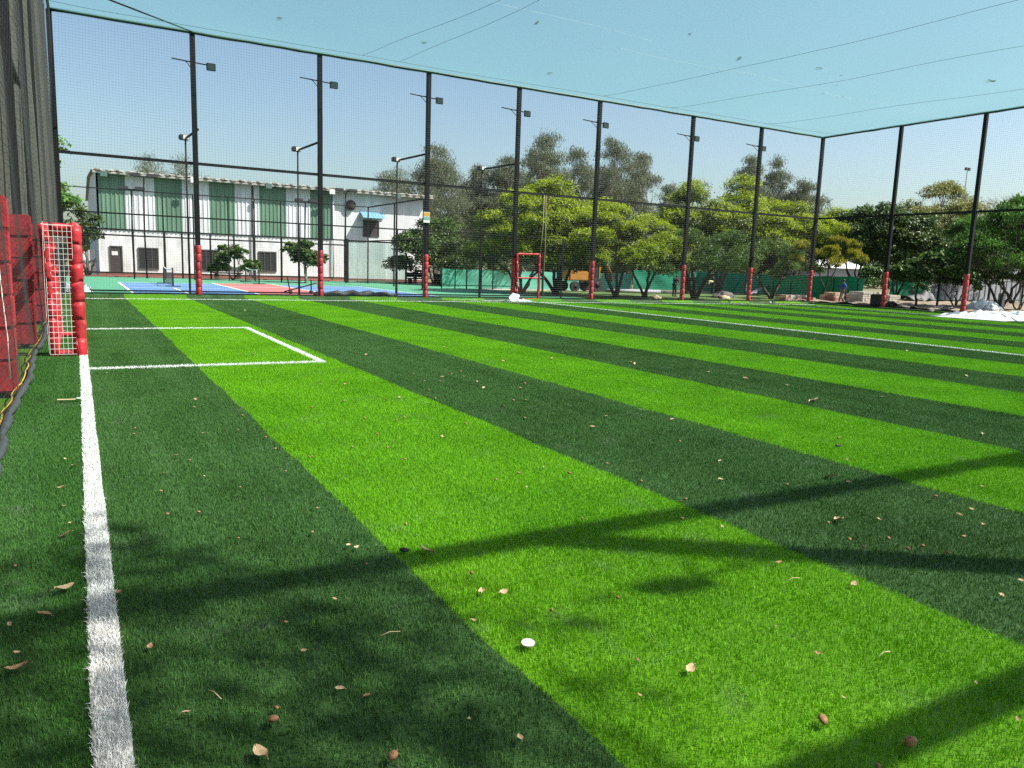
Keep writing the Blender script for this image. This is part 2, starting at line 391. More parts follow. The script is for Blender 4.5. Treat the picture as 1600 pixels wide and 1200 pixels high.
cx = ng.nodes.new('ShaderNodeCombineXYZ')
rs = ng.nodes.new('FunctionNodeRandomValue'); rs.data_type = 'FLOAT'; rs.inputs[2].default_value = .97; rs.inputs[3].default_value = 1.03; rs.inputs['Seed'].default_value = 5
cs = ng.nodes.new('ShaderNodeCombineXYZ'); cs.inputs[0].default_value = 1; cs.inputs[1].default_value = 1
L_ = ng.links.new
L_(gr.outputs[0], tf.inputs[0]); L_(tf.outputs[0], ip.inputs['Points']); L_(gi.outputs[0], ip.inputs['Instance'])
L_(rv.outputs[2], mm.inputs[0]); L_(mm.outputs[0], cx.inputs[2]); L_(cx.outputs[0], ip.inputs['Rotation'])
L_(rs.outputs[1], cs.inputs[2]); L_(cs.outputs[0], ip.inputs['Scale']); L_(ip.outputs[0], gout.inputs[0])
md = go.modifiers.new('patches', 'NODES'); md.node_group = ng

def white_line(name, x0, x1, y0, y1, dens, L=.037, lean=.4, W=.0042):
    n = int((x1-x0)*(y1-y0)*dens)
    V, T = blades(n, x0, x1, y0, y1, L, W, lean, rng)
    o = link(name, fastmesh(name, V, 3, T, K['white_yarn'])); tag(o, kind='structure'); return o
V1, T1 = blades(9500, -.028, .088, 0.6, 5.5, .040, .0040, .50, rng)
V2, T2 = blades(15000, -.025, .085, 5.5, YK, .038, .0075, .42, rng)
o = link('goal_line', fastmesh('goal_line', np.concatenate([V1, V2]), 3, np.concatenate([T1, T2+len(V1)]), K['white_yarn'])); tag(o, kind='structure')
white_line('touchline', .09, 37.2, 30.30, 30.42, 3600, .042, .4, .008)
white_line('halfway_line', 18.455, 18.555, 1.0, 30.3, 4200, .040, .4, .007)
white_line('far_goal_line', 35.14, 35.24, 1.0, 30.3, 3000, .040, .4, .008)
white_line('penalty_box_line', .09, 3.37, 11.92, 12.02, 5200, .041, .4, .006)
white_line('penalty_box_line', .09, 3.37, 18.20, 18.30, 4600, .041, .4, .007)
white_line('penalty_box_line', 3.27, 3.37, 12.02, 18.20, 5200, .041, .4, .006)

# turf-wrapped kerbs
def kerb(name, x0, x1, y0, y1, axis):
    mb = MB(); n = 90; vs = []
    rg = random.Random(3)
    for i in range(n+1):
        t = i/n; j = rg.uniform(-.012, .012); hz = .105+rg.uniform(-.02, .015)
        prof = [(-.02, -.01), (0.0+j, .03), (.02+j, hz-.02), (.07, hz), (.22, hz-.01), (.24, -.02)]
        for a, z in prof:
            vs.append((x0+(x1-x0)*t, y0+a, z) if axis == 'x' else (x0+a, y0+(y1-y0)*t, z))
    fs = [(i*6+k, (i+1)*6+k, (i+1)*6+k+1, i*6+k+1) for i in range(n) for k in range(5)]
    mb.add(vs, fs, 0)
    return tag(mb.build(name, K['blade_sheet']), kind='structure')
K['blade_sheet'] = turfmat('turf_fold', .6, False)
kerb('kerb', -1.2, 38.6, YK, 0, 'x')
kerb('kerb', 38.33, 0, -1, 31.7, 'y')
V, T = blades(26000, XL, 38.3, 0, .21, .03, .006, .5, rng)
V[:, 1] += YK-.0; zz = np.clip((V[:, 1]-YK)/.03, 0, 1)*.10; V[:, 2] += np.repeat(zz[::5], 5)
tag(link('grass', fastmesh('grass', V, 3, T, K['blade'])), 'raised grass fringe folded over the kerb below the far fence', 'grass', kind='stuff')

# ------------------------------------------------------------------ netting made of real cords
def net_grid(U, Vv, fn, r, nu, nv):
    """cords along both axes; fn(u, v) -> xyz array; U, Vv: cord positions; triangular section"""
    verts = []; quads = []; base = 0
    def strands(fixed, rng_, k, swap):
        nonlocal base
        t = np.linspace(rng_[0], rng_[1], k)
        for c in fixed:
            P = fn(np.full(k, c), t) if not swap else fn(t, np.full(k, c))
            tan = np.gradient(P, axis=0); tan /= np.linalg.norm(tan, axis=1)[:, None]
            ref = np.array([0, 0, 1.0]) if abs(tan[0, 2]) < .8 else np.array([1.0, 0, 0])
            b = np.cross(tan, ref); b /= np.linalg.norm(b, axis=1)[:, None]; a = np.cross(b, tan)
            ring = np.stack([P+r*a, P+r*(-.5*a+.866*b), P+r*(-.5*a-.866*b)], 1).reshape(-1, 3)
            verts.append(ring)
            i = np.arange(k-1)*3
            for s in range(3):
                quads.append(np.stack([i+s, i+(s+1) % 3, i+3+(s+1) % 3, i+3+s], 1)+base)
            base += 3*k
    strands(U, (Vv[0], Vv[-1]), nv, False)
    strands(Vv, (U[0], U[-1]), nu, True)
    return np.concatenate(verts), np.concatenate(quads)
def sagx(u, v): return .10*np.sin(u*.9+v*1.3)*np.sin(v*.6)+.03*np.sin(u*2.3-v*1.1)

# ---- far fence
far = empty('netted_fence', (18, YF, 0), 'tall black netted fence with eight red padded posts across the far side of the pitch', 'fence')
PX = [-.45, 4.09, 8.83, 13.55, 18.04, 22.57, 28.58, 33.61, 38.68]
def loc(par, mb): # vertices to parent space
    o = par.location; mb.v = [(x-o[0], y-o[1], z-o[2]) for x, y, z in mb.v]; return mb
def pad_mb(x, y, z0, z1, w, nseg, seed, side=12, square=False):
    rg = random.Random(seed); mb = MB(); h = (z1-z0)/nseg
    for k in range(nseg):
        a = z0+k*h; jx, jy = rg.uniform(-.006, .006), rg.uniform(-.006, .006); q = w*rg.uniform(.965, 1.03)
        if square:
            bm = bmesh.new(); bmesh.ops.create_cube(bm, size=1)
            for v in bm.verts: v.co = Vector((x+jx+v.co.x*2*q, y+jy+v.co.y*2*q, a+h*.5+v.co.z*h*.99))
            bmesh.ops.bevel(bm, geom=bm.edges[:], offset=.022, segments=2, affect='EDGES'); mb.bm(bm, 0, False)
        else:
            rr = [q*.90, q*.99, q*1.02, q*1.01, q*.99, q*.90]; zz = [a+h*t for t in (.0, .04, .3, .6, .96, 1.0)]
            mb.tube([(x+jx, y+jy, z) for z in zz], rr, side, 0)
    return mb
def fence_post(par, x, y, wpost, pad, seed, padw=.118, ztop=HT, square=False, side=6):
    p = loc(par, MB().bbox(x-wpost, x+wpost, y-wpost, y+wpost, .02, ztop, .008)).build('post', K['black_steel'], par)
    if pad:
        q = loc(par, pad_mb(x, y, .09 if not square else .06, pad, padw, side, seed, square=square)).build('pad', K['pad_wall'] if square else K['pad_far'], p)
    return p
for i, x in enumerate(PX):
    fence_post(far, x, YF+.02, .088, 2.0 if 0 < i < 8 else 0, i)
def wob_pipe(p0, p1, r, n, amp, seed):
    rg = random.Random(seed); P = []
    for i in range(n+1):
        t = i/n; P.append(np.array(p0)+(np.array(p1)-np.array(p0))*t+np.array([0, 0, rg.uniform(-amp, amp)]))
    return MB().tube(P, r, 8)
loc(far, wob_pipe((-.5, YF-.06, HT), (XR, YF-.06, HT), .065, 60, .012, 1)).build('top_pipe', K['green_pipe'], far)
loc(far, MB().box(-.5, XR, YF+.03, YF+.13, HM-.05, HM+.05)).build('mid_rail', K['black_steel'], far)
loc(far, MB().box(-.5, XR, YF+.05, YF+.09, .10, .16)).build('bottom_rail', K['black_steel'], far)
NV, NQ = net_grid(np.arange(-.5, XR, .1), np.arange(.12, HT, .1), lambda u, v: np.stack([u+.012*np.sin(v*2.1+u*.7)+.02*np.sin(v*.8+u*.23), np.full_like(u, YF-.07)+.3*sagx(u, v), v+.010*np.sin(u*1.7+v)], 1)-np.array([18, YF, 0]), .0020, 110, 20)
link('net', fastmesh('net', NV, 4, NQ, K['net_black']), far)

# ---- right fence
rgt = empty('netted_fence', (XR, 16, 0), 'tall black netted fence with red padded posts along the right end beyond the halfway line', 'fence')
for i, y in enumerate([27.02, 22.59, 18.0, 13.4, 8.8, 4.2, YN]):
    fence_post(rgt, XR, y, .085, 2.0, 20+i, padw=.125)
pc = pad_mb(XR, YF+.02, .09, 2.0, .118, 6, 8); loc(far, pc).build('pad', K['pad_far'], [c for c in kids(far) if c.name.startswith('post')][-1])
loc(rgt, wob_pipe((XR-.06, YN, HT), (XR-.06, YF-.1, HT), .065, 50, .012, 2)).build('top_pipe', K['green_pipe'], rgt)
loc(rgt, MB().box(XR+.03, XR+.13, YN, YF-.1, HM-.05, HM+.05)).build('mid_rail', K['black_steel'], rgt)
loc(rgt, MB().box(XR+.05, XR+.09, YN, YF-.1, .10, .16)).build('bottom_rail', K['black_steel'], rgt)
NV, NQ = net_grid(np.arange(YN, YF-.05, .1), np.arange(.12, HT, .1), lambda u, v: np.stack([np.full_like(u, XR-.12)+.3*sagx(u, v), u+.012*np.sin(v*2.1+u*.7), v+.010*np.sin(u*1.7+v)], 1)-np.array([XR, 16, 0]), .0019, 90, 20)
link('net', fastmesh('net', NV, 4, NQ, K['net_black']), rgt)

# ---- left fence with shade cloth
lef = empty('netted_fence', (-.8, 16, 0), 'left side fence of dark shade cloth with black net hanging before square red pads', 'fence')
for i, y in enumerate([0.1, 5.0, 9.98, 14.92, 19.8, 24.6, 29.0]):
    fence_post(lef, -.80, y, .06, 2.16, 40+i, padw=.18, square=True)
def cloth():
    ny, nz = 130, 26; V = []; F = []
    for i in range(ny+1):
        y = YN+(YF-.05-YN)*i/ny
        for k in range(nz+1):
            z = .02+(HT-.04)*k/nz
            x = -1.06+.52*max(0, (y-8)/24)**1.6+.018*math.sin(y*1.7+.4*math.sin(z))+.008*math.sin(y*5.1+z*.5)+.05*math.sin(z*.55+y*.8)*(.3+.7*(1-abs(z/HT-.5)*2))
            V.append((x+.8, y-16, z))
    for i in range(ny):
        for k in range(nz): a = i*(nz+1)+k; F.append((a, a+nz+1, a+nz+2, a+1))
    return MB().add(V, F, 0, True).build('shade_cloth', K['shade_cloth'], lef)
cloth()
loc(lef, wob_pipe((-.70, YN, HT), (-.45, YF-.1, HT), .05, 40, .012, 3)).build('top_pipe', K['green_pipe'], lef)
loc(lef, MB().box(-.96, -.87, YN, YF-.1, HM-.05, HM+.05)).build('mid_rail', K['black_steel'], lef)
def lnet(u, v):
    bul = .16*np.maximum(0, (u-8)/24)**1.6
    x = XL+bul+.05*np.sin(u*.9+v*.5)*np.minimum(1, v/1.5)+.03*np.sin(v*1.2+u*2.1)*np.minimum(1, v/1.0)-.03*np.minimum(1, v)
    return np.stack([x+.8, u-16+.02*np.sin(v*1.3+u), v], 1)
NV, NQ = net_grid(np.arange(YN, YF-.15, .12), np.arange(.06, HT, .11), lnet, .0022, 150, 34)
link('net', fastmesh('net', NV, 4, NQ, K['net_black']), lef)
# scalloped sleeve at the foot of the net
P, RR, YP = [], [], []
y = 0.0
while y < 31.5:
    ph = (y % .95)/.95
    P.append((XL+.01+.025*math.sin(y*1.3)+.030*math.sin(ph*math.pi), y, .045+.028*math.sin(ph*math.pi)+.008*math.sin(y*3.3))); RR.append(.022+.019*math.sin(ph*math.pi)**.6)
    YP.append((P[-1][0]-.045+.008*math.sin(y*5), y, P[-1][2]+.035+.008*math.sin(y*4.1)))
    y += .095/1.0
loc(lef, MB().tube(P, RR, 10)).build('weighted_sleeve', K['hose'], lef)
loc(lef, MB().tube(YP, .0075, 6)).build('yellow_rope', K['yellow'], lef)
loc(lef, MB().tube([(-.66+.02*math.sin(z*3), 9.0+.25*(HT-z)/HT, z) for z in np.linspace(.3, HT, 24)], .007, 5)).build('pale_cord', K['net_white'], lef)

# ---- near fence, just behind the camera: its shadow lies across the foreground
nea = empty('netted_fence', (18, YN, 0), 'tall black netted fence close behind the viewpoint casting its shadow on the foreground turf', 'fence')
for i in range(8):
    fence_post(nea, 9.1+4.72*(i-1)-.0, YN, .10, 2.0, 60+i)
loc(nea, wob_pipe((-.7, YN, HT), (XR, YN, HT), .115, 40, .02, 4)).build('top_pipe', K['green_pipe'], nea)
loc(nea, MB().box(-.7, XR, YN-.15, YN-.03, HM-.08, HM+.08)).build('mid_rail', K['black_steel'], nea)
NV, NQ = net_grid(np.arange(-.6, XR, .1), np.arange(.12, HT, .1), lambda u, v: np.stack([u+.012*np.sin(v*2.1+u*.7), np.full_like(u, YN+.08)+.3*sagx(u, v), v], 1)-np.array([18, YN, 0]), .0040, 90, 14)
link('net', fastmesh('net', NV, 4, NQ, K['net_black']), nea)

# ---- ceiling net
cei = empty('overhead_net', (18, 15.6, HT), 'pale blue green fine net stretched flat over the whole pitch', 'net')
def ceil_z(x, y):
    ex = min(1, (x+.5)/2.5, (XR-x)/2.5); ey = min(1, (YF-y)/2.0, (y-YN)/2.0); e = max(0, min(ex, ey))
    return HT+.02-.16*e*(.7+.3*math.sin(x*.7)*math.sin(y*.6))
nx, ny = 90, 76; V = []; F = []
for i in range(nx+1):
    for j in range(ny+1):
        x = -.6+(XR+.5)*i/nx; y = YN+(YF-.05-YN)*j/ny
        V.append((x-18, y-15.6, ceil_z(x, y)-HT))
for i in range(nx):
    for j in range(ny): a = i*(ny+1)+j; F.append((a, a+1, a+ny+2, a+ny+1))
MB().add(V, F, 0, True).build('net_sheet', K['ceiling'], cei)
def seam(pts, r, m):
    P = []
    for (x0, y0), (x1, y1) in zip(pts[:-1], pts[1:]):
        for t in np.linspace(0, 1, 24): x, y = x0+(x1-x0)*t, y0+(y1-y0)*t; P.append((x-18, y-15.6, ceil_z(x, y)-HT-.012))
    MB().tube(P, r, 5).build('seam_cord', K[m], cei)
seam([(-.4, 30.95), (7.3, 30.92), (14, 31.02), (24, 30.9), (31, 30.82), (38.5, 30.75)], .007, 'cord_dark')
for x0, x1, m in ((10.24, 12.6, 'cord_dark'), (11.8, 13.0, 'cord_dark'), (21.92, 24.3, 'cord_dark'), (26.06, 29.2, 'cord_dark'), (32.68, 35.4, 'cord_dark')):
    seam([(x0, 30.9), ((x0+x1)/2+.15, 22), (x1, 8), (x1+.1, 0)], .0055, m)
seam([(17.5, 24.0), (24, 23.9), (30, 24.1), (38.5, 24.2)], .0035, 'cord_pale'); seam([(11, 22.2), (18, 22.6)], .003, 'cord_pale')
MB().tube([(1.56-18-2.2, 29.5-15.6-2.0, -.16), (1.56-18, 29.5-15.6, -.10), (4.09-18, YF-.1-15.6, .02)], .028, 6).build('corner_stay', K['black_steel'], cei)

# ---- floodlights on the fence posts (bar, brace, lamp)
def floodlight(i, x, y, side, out, label, lamp=True, group='floodlights bracketed high on the fence posts'):
    z = 8.76; r = empty('floodlight', (x, y, z), label, 'floodlight', group)
    MB().tube([(-side*.68, out*.42, .06), (side*.55, out*.42, 0)], .022, 6).tube([(0, out*.08, -.02), (-side*.18, out*.42, .02)], .016, 6).tube([(0, out*.08, -.35), (-side*.14, out*.34, -.06), (-side*.2, out*.42, .02)], .014, 6).tube([(0, out*.08, -.02), (side*.18, out*.42, .02)], .016, 6).build('bracket', K['black_steel'], r)
    h = MB().bbox(side*.55-.02, side*.55+.31, out*.42-.05, out*.42+.05, -.19, .08, .015).build('housing', K['lamp_case'], r)
    yy = out*.42-.055 if out > 0 else out*.42+.055
    MB().bbox(side*.55+.01, side*.55+.28, min(yy, yy+out*.012), max(yy, yy+out*.012), -.165, .055, .004).build('lens', K['lamp_glass'], h)
    return r
ORD = ['leftmost', 'second from left', 'third from left', 'fourth from left', 'fifth from left', 'sixth from left', 'seventh from left']
for i, x in enumerate(PX[1:8]):
    floodlight(i, x, YF+.02, 1, 1, 'square floodlight bracketed high on the %s padded far fence post' % ORD[i], group=None)
for i in range(3):
    floodlight(i, 9.1+4.72*i, YN, -1, -1, 'floodlight bracketed on a near fence post behind the viewpoint', group='floodlights on the near fence')

# ------------------------------------------------------------------ goal
GY0, GY1, GH, GD = 13.61, 16.65, 2.03, .35
goal = empty('football_goal', (0, (GY0+GY1)/2, 0), 'small red padded goal with white net on the goal line', 'goal')
def padded(p0, p1, r, seg, seed):
    rg = random.Random(seed); p0, p1 = np.array(p0, float), np.array(p1, float); L = np.linalg.norm(p1-p0); n = max(1, round(L/seg)); P = []; RR = []
    for k in range(n):
        for t, q in ((.0, .955), (.02, .99), (.3, 1.02), (.5, 1.0), (.7, 1.03), (.98, .99)):
            P.append(p0+(p1-p0)*((k+t)/n)+np.array([rg.uniform(-.005, .005) for _ in range(3)])); RR.append(r*q*rg.uniform(.97, 1.03))
    P.append(p1); RR.append(r*.955)
    return MB().tube(P, RR, 12)
def gpart(nm, p0, p1, r, seg, seed, m='pad_red'):
    return loc(goal, padded(p0, p1, r, seg, seed)).build(nm, K[m], goal)
for i, y in enumerate((GY0, GY1)):
    gpart('post', (-.01, y, 0), (-.01, y, GH-.05), .096, .30, i+1)
    gpart('rear_post', (-GD, y, .03), (-GD-.05, y, GH-.05), .072, .3, i+5)
    gpart('top_bar', (-.03, y, GH-.08), (-GD, y, GH-.08), .068, .24, i+9)
    gpart('ground_bar', (-.06, y, .05), (-GD, y, .05), .05, .22, i+13)
gpart('crossbar', (-.01, GY0-.07, GH-.08), (-.01, GY1+.07, GH-.08), .088, .3, 21)
gpart('rear_bar', (-GD-.02, GY0, GH-.08), (-GD-.02, GY1, GH-.08), .065, .3, 22)
gpart('rear_bar', (-GD, GY0, .05), (-GD, GY1, .05), .05, .3, 23)
loc(goal, MB().tube([(-GD+.02, GY0+.13, GH-.27), (-.3, GY0+.12, GH-.25), (-.05, GY0+.13, GH-.26)], .055, 8)).build('rolled_net', K['net_white'], goal)
def gnet():
    vs = []; qs = []; b = 0
    def part(U, Vv, fn):
        nonlocal b
        v, q = net_grid(U, Vv, fn, .0022, 22, 22); vs.append(v); qs.append(q+b); b += len(v)
    o = np.array([0, (GY0+GY1)/2, 0])
    for y, s in ((GY0-.085, 1), (GY1+.05, 1)):
        part(np.linspace(-GD-.06, -.05, 7), np.linspace(.04, GH-.05, 24), lambda u, v: np.stack([u-.03*(u < -.45)*np.sin(v*3), y+.03*np.sin(v*2.2+u*4)*np.sin(math.pi*v/GH), v], 1)-o)
    part(np.linspace(GY0-.08, GY1+.08, 16), np.linspace(.04, GH, 24), lambda u, v: np.stack([-GD-.07-.02*np.sin(u*2.5)*np.sin(math.pi*v/GH), u, v], 1)-o)
    part(np.linspace(-GD-.09, -.05, 7), np.linspace(GY0-.08, GY1+.08, 36), lambda u, v: np.stack([u, v, np.full_like(u, GH-.035)-.02*np.sin(v*3)], 1)-o)
    link('net', fastmesh('net', np.concatenate(vs), 4, np.concatenate(qs), K['net_white']), goal)
gnet()

# ------------------------------------------------------------------ red gate in the far fence, sheets on the turf, sign
def pt(px, py, Y): return atY(px, py, Y)
gt = empty('gate', (18.72, YF-.12, 0), 'red padded two panel gate frame standing in the far fence', 'gate')
gy = YF-.14
def bar(nm, p0, p1, r, m, par, seg=.35, seed=1): return loc(par, padded(p0, p1, r, seg, seed)).build(nm, K[m], par)
for i, x in enumerate((18.18, 19.36)): bar('upright', (x, gy, .03), (x+(.0 if i else -.06), gy, 2.2), .055, 'pad_red', gt, .4, i)
for i, z in enumerate((.06, 1.08, 2.2)): bar('cross_bar', (18.16, gy, z), (19.37, gy, z+.02), .05 if i != 1 else .04, 'pad_red', gt, .4, 7+i)
v, q = net_grid(np.arange(18.22, 19.36, .1), np.arange(.1, 2.2, .1), lambda u, v: np.stack([u-18.72, np.full_like(u, -.02), v], 1), .003, 4, 4)
link('net', fastmesh('net', v, 4, q, K['net_black']), gt)
rope = MB().tube([(19.35, YF-.2, 2.2), (19.45, YF-.2, 3.5), (19.5, YF-.12, 5.0)], .014, 5).tube([(19.6, YF-.2, .1), (19.62, YF-.2, 3), (19.6, YF-.12, 5.0)], .012, 5).build('hanging_rope', K['dry_pale'])
tag(rope, 'two pale ropes hanging from the mid rail down to the red gate', 'rope')

def crumpled(name, cx, cy, cz, rx, ry, rz, m, label, cat, seed, n=5, group=None, flat=.0):
    rg = random.Random(seed); bm = bmesh.new()
    bmesh.ops.create_icosphere(bm, subdivisions=n, radius=1)
    from mathutils import noise as mn
    for v in bm.verts:
        p = v.co.normalized(); d = 1+.28*mn.fractal(p*2.3+Vector((seed*3.1, 0, 0)), .9, 2.1, 5)+.10*abs(mn.noise(p*7+Vector((0, seed, 0))))
        q = p*d; v.co = Vector((q.x*rx, q.y*ry, max(-.0, q.z+flat)*rz))
    mb = MB().bm(bm, 0, True); o = mb.build(name, K[m]); o.location = (cx, cy, cz); o.rotation_euler.z = rg.uniform(0, 6)
    return tag(o, label, cat, group)
p = atZ(797, 472)
m_ = MB()
def loose_sheet(x0, x1, y0, y1, z, nx, ny, amp, seed, lift=None):
    from mathutils import noise as mn
    V = []; F = []
    for i in range(nx+1):
        for j in range(ny+1):
            x = x0+(x1-x0)*i/nx; y = y0+(y1-y0)*j/ny
            zz = z+amp*(.5+.5*mn.fractal(Vector((x*1.7, y*1.7, seed)), 1, 2, 4))+(lift(i/nx, j/ny) if lift else 0)
            V.append((x+.04*mn.noise(Vector((x*2, y*2, seed+4))), y+.06*mn.noise(Vector((x*2, y*2, seed+9))), max(z, zz)))
    for i in range(nx):
        for j in range(ny): a = i*(ny+1)+j; F.append((a, a+ny+1, a+ny+2, a+1))
    return MB().add(V, F, 0, True)
s1 = loose_sheet(14.3, 17.2, 30.35, 30.9, .045, 40, 8, .05, 1).build('plastic_strip', K['plastic']); tag(s1, 'flat strip of white film lying along the touchline left of the red gate', 'plastic film')
a, b = atY(786, 469, 30.3), atY(797, 460, 30.3)
s2 = MB().add([(17.15, 30.55, .04), (17.5, 30.5, .05), (17.62, 30.62, .34), (17.3, 30.7, .42), (17.1, 30.7, .22)], [(0,1,2,3,4)]).add([(17.15, 30.57, .03), (17.5, 30.52, .04), (17.62, 30.65, .33), (17.3, 30.73, .41), (17.1, 30.73, .21)], [(4,3,2,1,0)]).add([(17.45, 30.4, .05), (18.2, 30.35, .05), (18.1, 30.6, .09), (17.5, 30.6, .14)], [(0,1,2,3)]).build('cardboard_sheet', K['plastic'])
tag(s2, 'crumpled white board propped up beside the red gate', 'board')
c = atY(666, 340, YF-.12)
sg = MB().bbox(c[0]-.14, c[0]+.17, YF-.14, YF-.10, c[2]-.22, c[2]+.24, .006).build('sign_board', K['paper']); tag(sg, 'small orange and white sign fixed on a black post above its red pad', 'sign')
MB().box(c[0]-.13, c[0]+.16, YF-.146, YF-.141, c[2]+.06, c[2]+.225).build('print', K['sign_orange'], sg)
MB().box(c[0]-.13, c[0]+.16, YF-.146, YF-.141, c[2]-.10, c[2]+.03).build('print', K['sign_green'], sg)

# ------------------------------------------------------------------ building
BY = 61.0
def bx(px, py=430): return float(atY(px, py, BY)[0])
def bz(px, py): return float(atY(px, py, BY)[2])
XB0, XB1 = bx(155, 400), bx(664, 400)
bl = empty('warehouse_building', ((XB0+XB1)/2, BY, 0), 'long white building with green sheet panels behind the sports courts', 'building')
ZE, ZL = 7.15, 3.35
EX = [155, 197, 242, 285, 327, 367, 405, 447, 484, 520]
loc(bl, MB().box(XB0, XB1, BY, BY+38, -.05, ZE, 0, ('b', 'f'))).build('wall', K['plaster'], bl)
XG = bx(520, 330)
loc(bl, MB().box(XB0, XG, BY-.02, BY+.06, -.05, ZL)).build('wall', K['brick_white'], bl)
loc(bl, MB().box(XG, XB1, BY-.03, BY+.06, -.05, ZE)).build('wall', K['plaster'], bl)
def corr(x0, x1, z0, z1, y, pitch=.27, d=.035):
    mb = MB(); n = max(2, int((x1-x0)/pitch)); V = []
    prof = [(0, 0), (.55, 0), (.65, -d), (.9, -d), (1.0, 0)]
    for k in range(n):
        for t, dy in prof[:-1]: V.append((x0+(k+t)*(x1-x0)/n, y+dy))
    V.append((x1, y))
    vs = [(a, b_, z0) for a, b_ in V]+[(a, b_, z1) for a, b_ in V]; m = len(V)
    return mb.add(vs, [(i, i+1, m+i+1, m+i) for i in range(m-1)])
for k in range(9):
    loc(bl, corr(bx(EX[k], 330), bx(EX[k+1], 330), ZL-.12, ZE-.1, BY-.08)).build('green_panel' if k % 2 == 0 else 'white_panel', K['sheet_green'] if k % 2 == 0 else K['sheet_white'], bl)
# roof: shallow sheet with a deep overhang toward the courts
def roof():
    n = 150; V = []; x0, x1 = XB0-.25, XB1+.5
    for i in range(n+1):
        x = x0+(x1-x0)*i/n; dz = .035*(i % 2)+.03*math.sin(i*.9)
        V += [(x, BY-.75+.05*math.sin(i*1.7), ZE+.02+dz), (x, BY+19, ZE+1.1+dz), (x, BY+38.5, ZE+.02+dz), (x, BY-.75+.05*math.sin(i*1.7), ZE-.07+dz)]
    F = []
    for i in range(n):
        a = i*4; b_ = a+4; F += [(a, b_, b_+1, a+1), (a+1, b_+1, b_+2, a+2), (a+3, b_+3, b_, a)]
    return MB().add(V, F, 0).box(XB0-.2, XB1+.4, BY-.70, BY-.62, ZE-.22, ZE-.08)
loc(bl, roof()).build('roof', K['roof'], bl)
loc(bl, MB().add([(XB0, BY, ZE-.02), (XB0, BY+38, ZE-.02), (XB0, BY+19, ZE+1.05)], [(0,1,2)])).build('gable', K['plaster'], bl)
def opening(nm, x0, x1, z0, z1, panes, m='dark_glass'):
    f = loc(bl, MB().box(x0, x1, BY-.09, BY-.031, z0, z0+.09).box(x0, x1, BY-.09, BY-.031, z1-.09, z1).box(x0, x0+.08, BY-.09, BY-.031, z0+.09, z1-.09).box(x1-.08, x1, BY-.09, BY-.031, z0+.09, z1-.09)).build(nm, K['frame_dark'], bl)
    if panes:
        for k in range(1, panes):
            xm = x0+(x1-x0)*k/panes; loc(bl, MB().box(xm-.03, xm+.03, BY-.085, BY-.034, z0+.09, z1-.09)).build('mullion', K['frame_dark'], f)
    loc(bl, MB().box(x0+.08, x1-.08, BY-.05, BY-.032, z0+.09, z1-.09)).build('pane' if panes else 'leaf', K[m], f)
    return f
d = opening('door', bx(173), bx(193), .02, 2.1, 0, 'dark_door')
xm = (bx(173)+bx(193))/2; loc(bl, MB().box(xm-.28, xm+.1, BY-.075, BY-.06, 1.45, 1.72)).build('notice', K['paper'], d)
opening('window', bx(217), bx(249), bz(233, 421), bz(233, 387), 3)
opening('window', bx(312), bx(343), bz(328, 423), bz(328, 390), 3)
opening('window', bx(404), bx(432), bz(418, 425), bz(418, 393), 3)
opening('window', bx(567, 360), bx(592, 360), bz(580, 370), bz(580, 344), 2, 'dark_door')
x0, x1, z1 = bx(562, 340), bx(597, 340), bz(580, 336)
V = []
for i in range(15):
    x = x0+(x1-x0)*i/14; V += [(x, BY-.03, z1+.22+.04*(i % 2)), (x, BY-.95, z1-.30+.04*(i % 2))]
loc(bl, MB().add(V, [(2*i, 2*i+1, 2*i+3, 2*i+2) for i in range(14)])).build('awning', K['awning'], bl)
for px in (520, 396): loc(bl, MB().tube([(bx(px), BY-.16, .1), (bx(px), BY-.16, ZE-.3)], .06, 8)).build('downpipe', K['frame_dark' if px == 396 else 'plaster'], bl)
loc(bl, MB().box(XB0-.05, XB1+.05, BY-.12, BY-.033, -.05, .22)).build('plinth', K['red_path'], bl)
fx, fz = bx(547, 321), bz(547, 321)
ring = MB().tube([(fx, BY-.28, fz), (fx, BY-.0, fz)], .40, 20); loc(bl, ring).build('exhaust_fan', K['frame_dark'], bl)
for k, (px, py) in enumerate(((161, 271), (300, 281), (416, 290), (514, 299), (616, 306))):
    xx, zz = bx(px, py), bz(px, py); loc(bl, MB().bbox(xx-.22, xx+.22, BY-.92, BY-.82, zz-.28, zz+.10, .02)).build('wall_lamp', K['paper'] if k % 2 else K['lamp_glass'], bl)
gs = corr(bx(124, 410), bx(151, 410), 0, bz(137, 389), BY+.4, .3, .05).build('sheet_gate', K['sheet_white']); tag(gs, 'low white corrugated sheet gate left of the warehouse building', 'gate')
MB().box(bx(124, 410), bx(151, 410), BY+.30, BY+.345, .95, 1.02).box(bx(139, 410)-.03, bx(139, 410)+.03, BY+.30, BY+.345, 0, .95).build('frame', K['frame_dark'], gs)

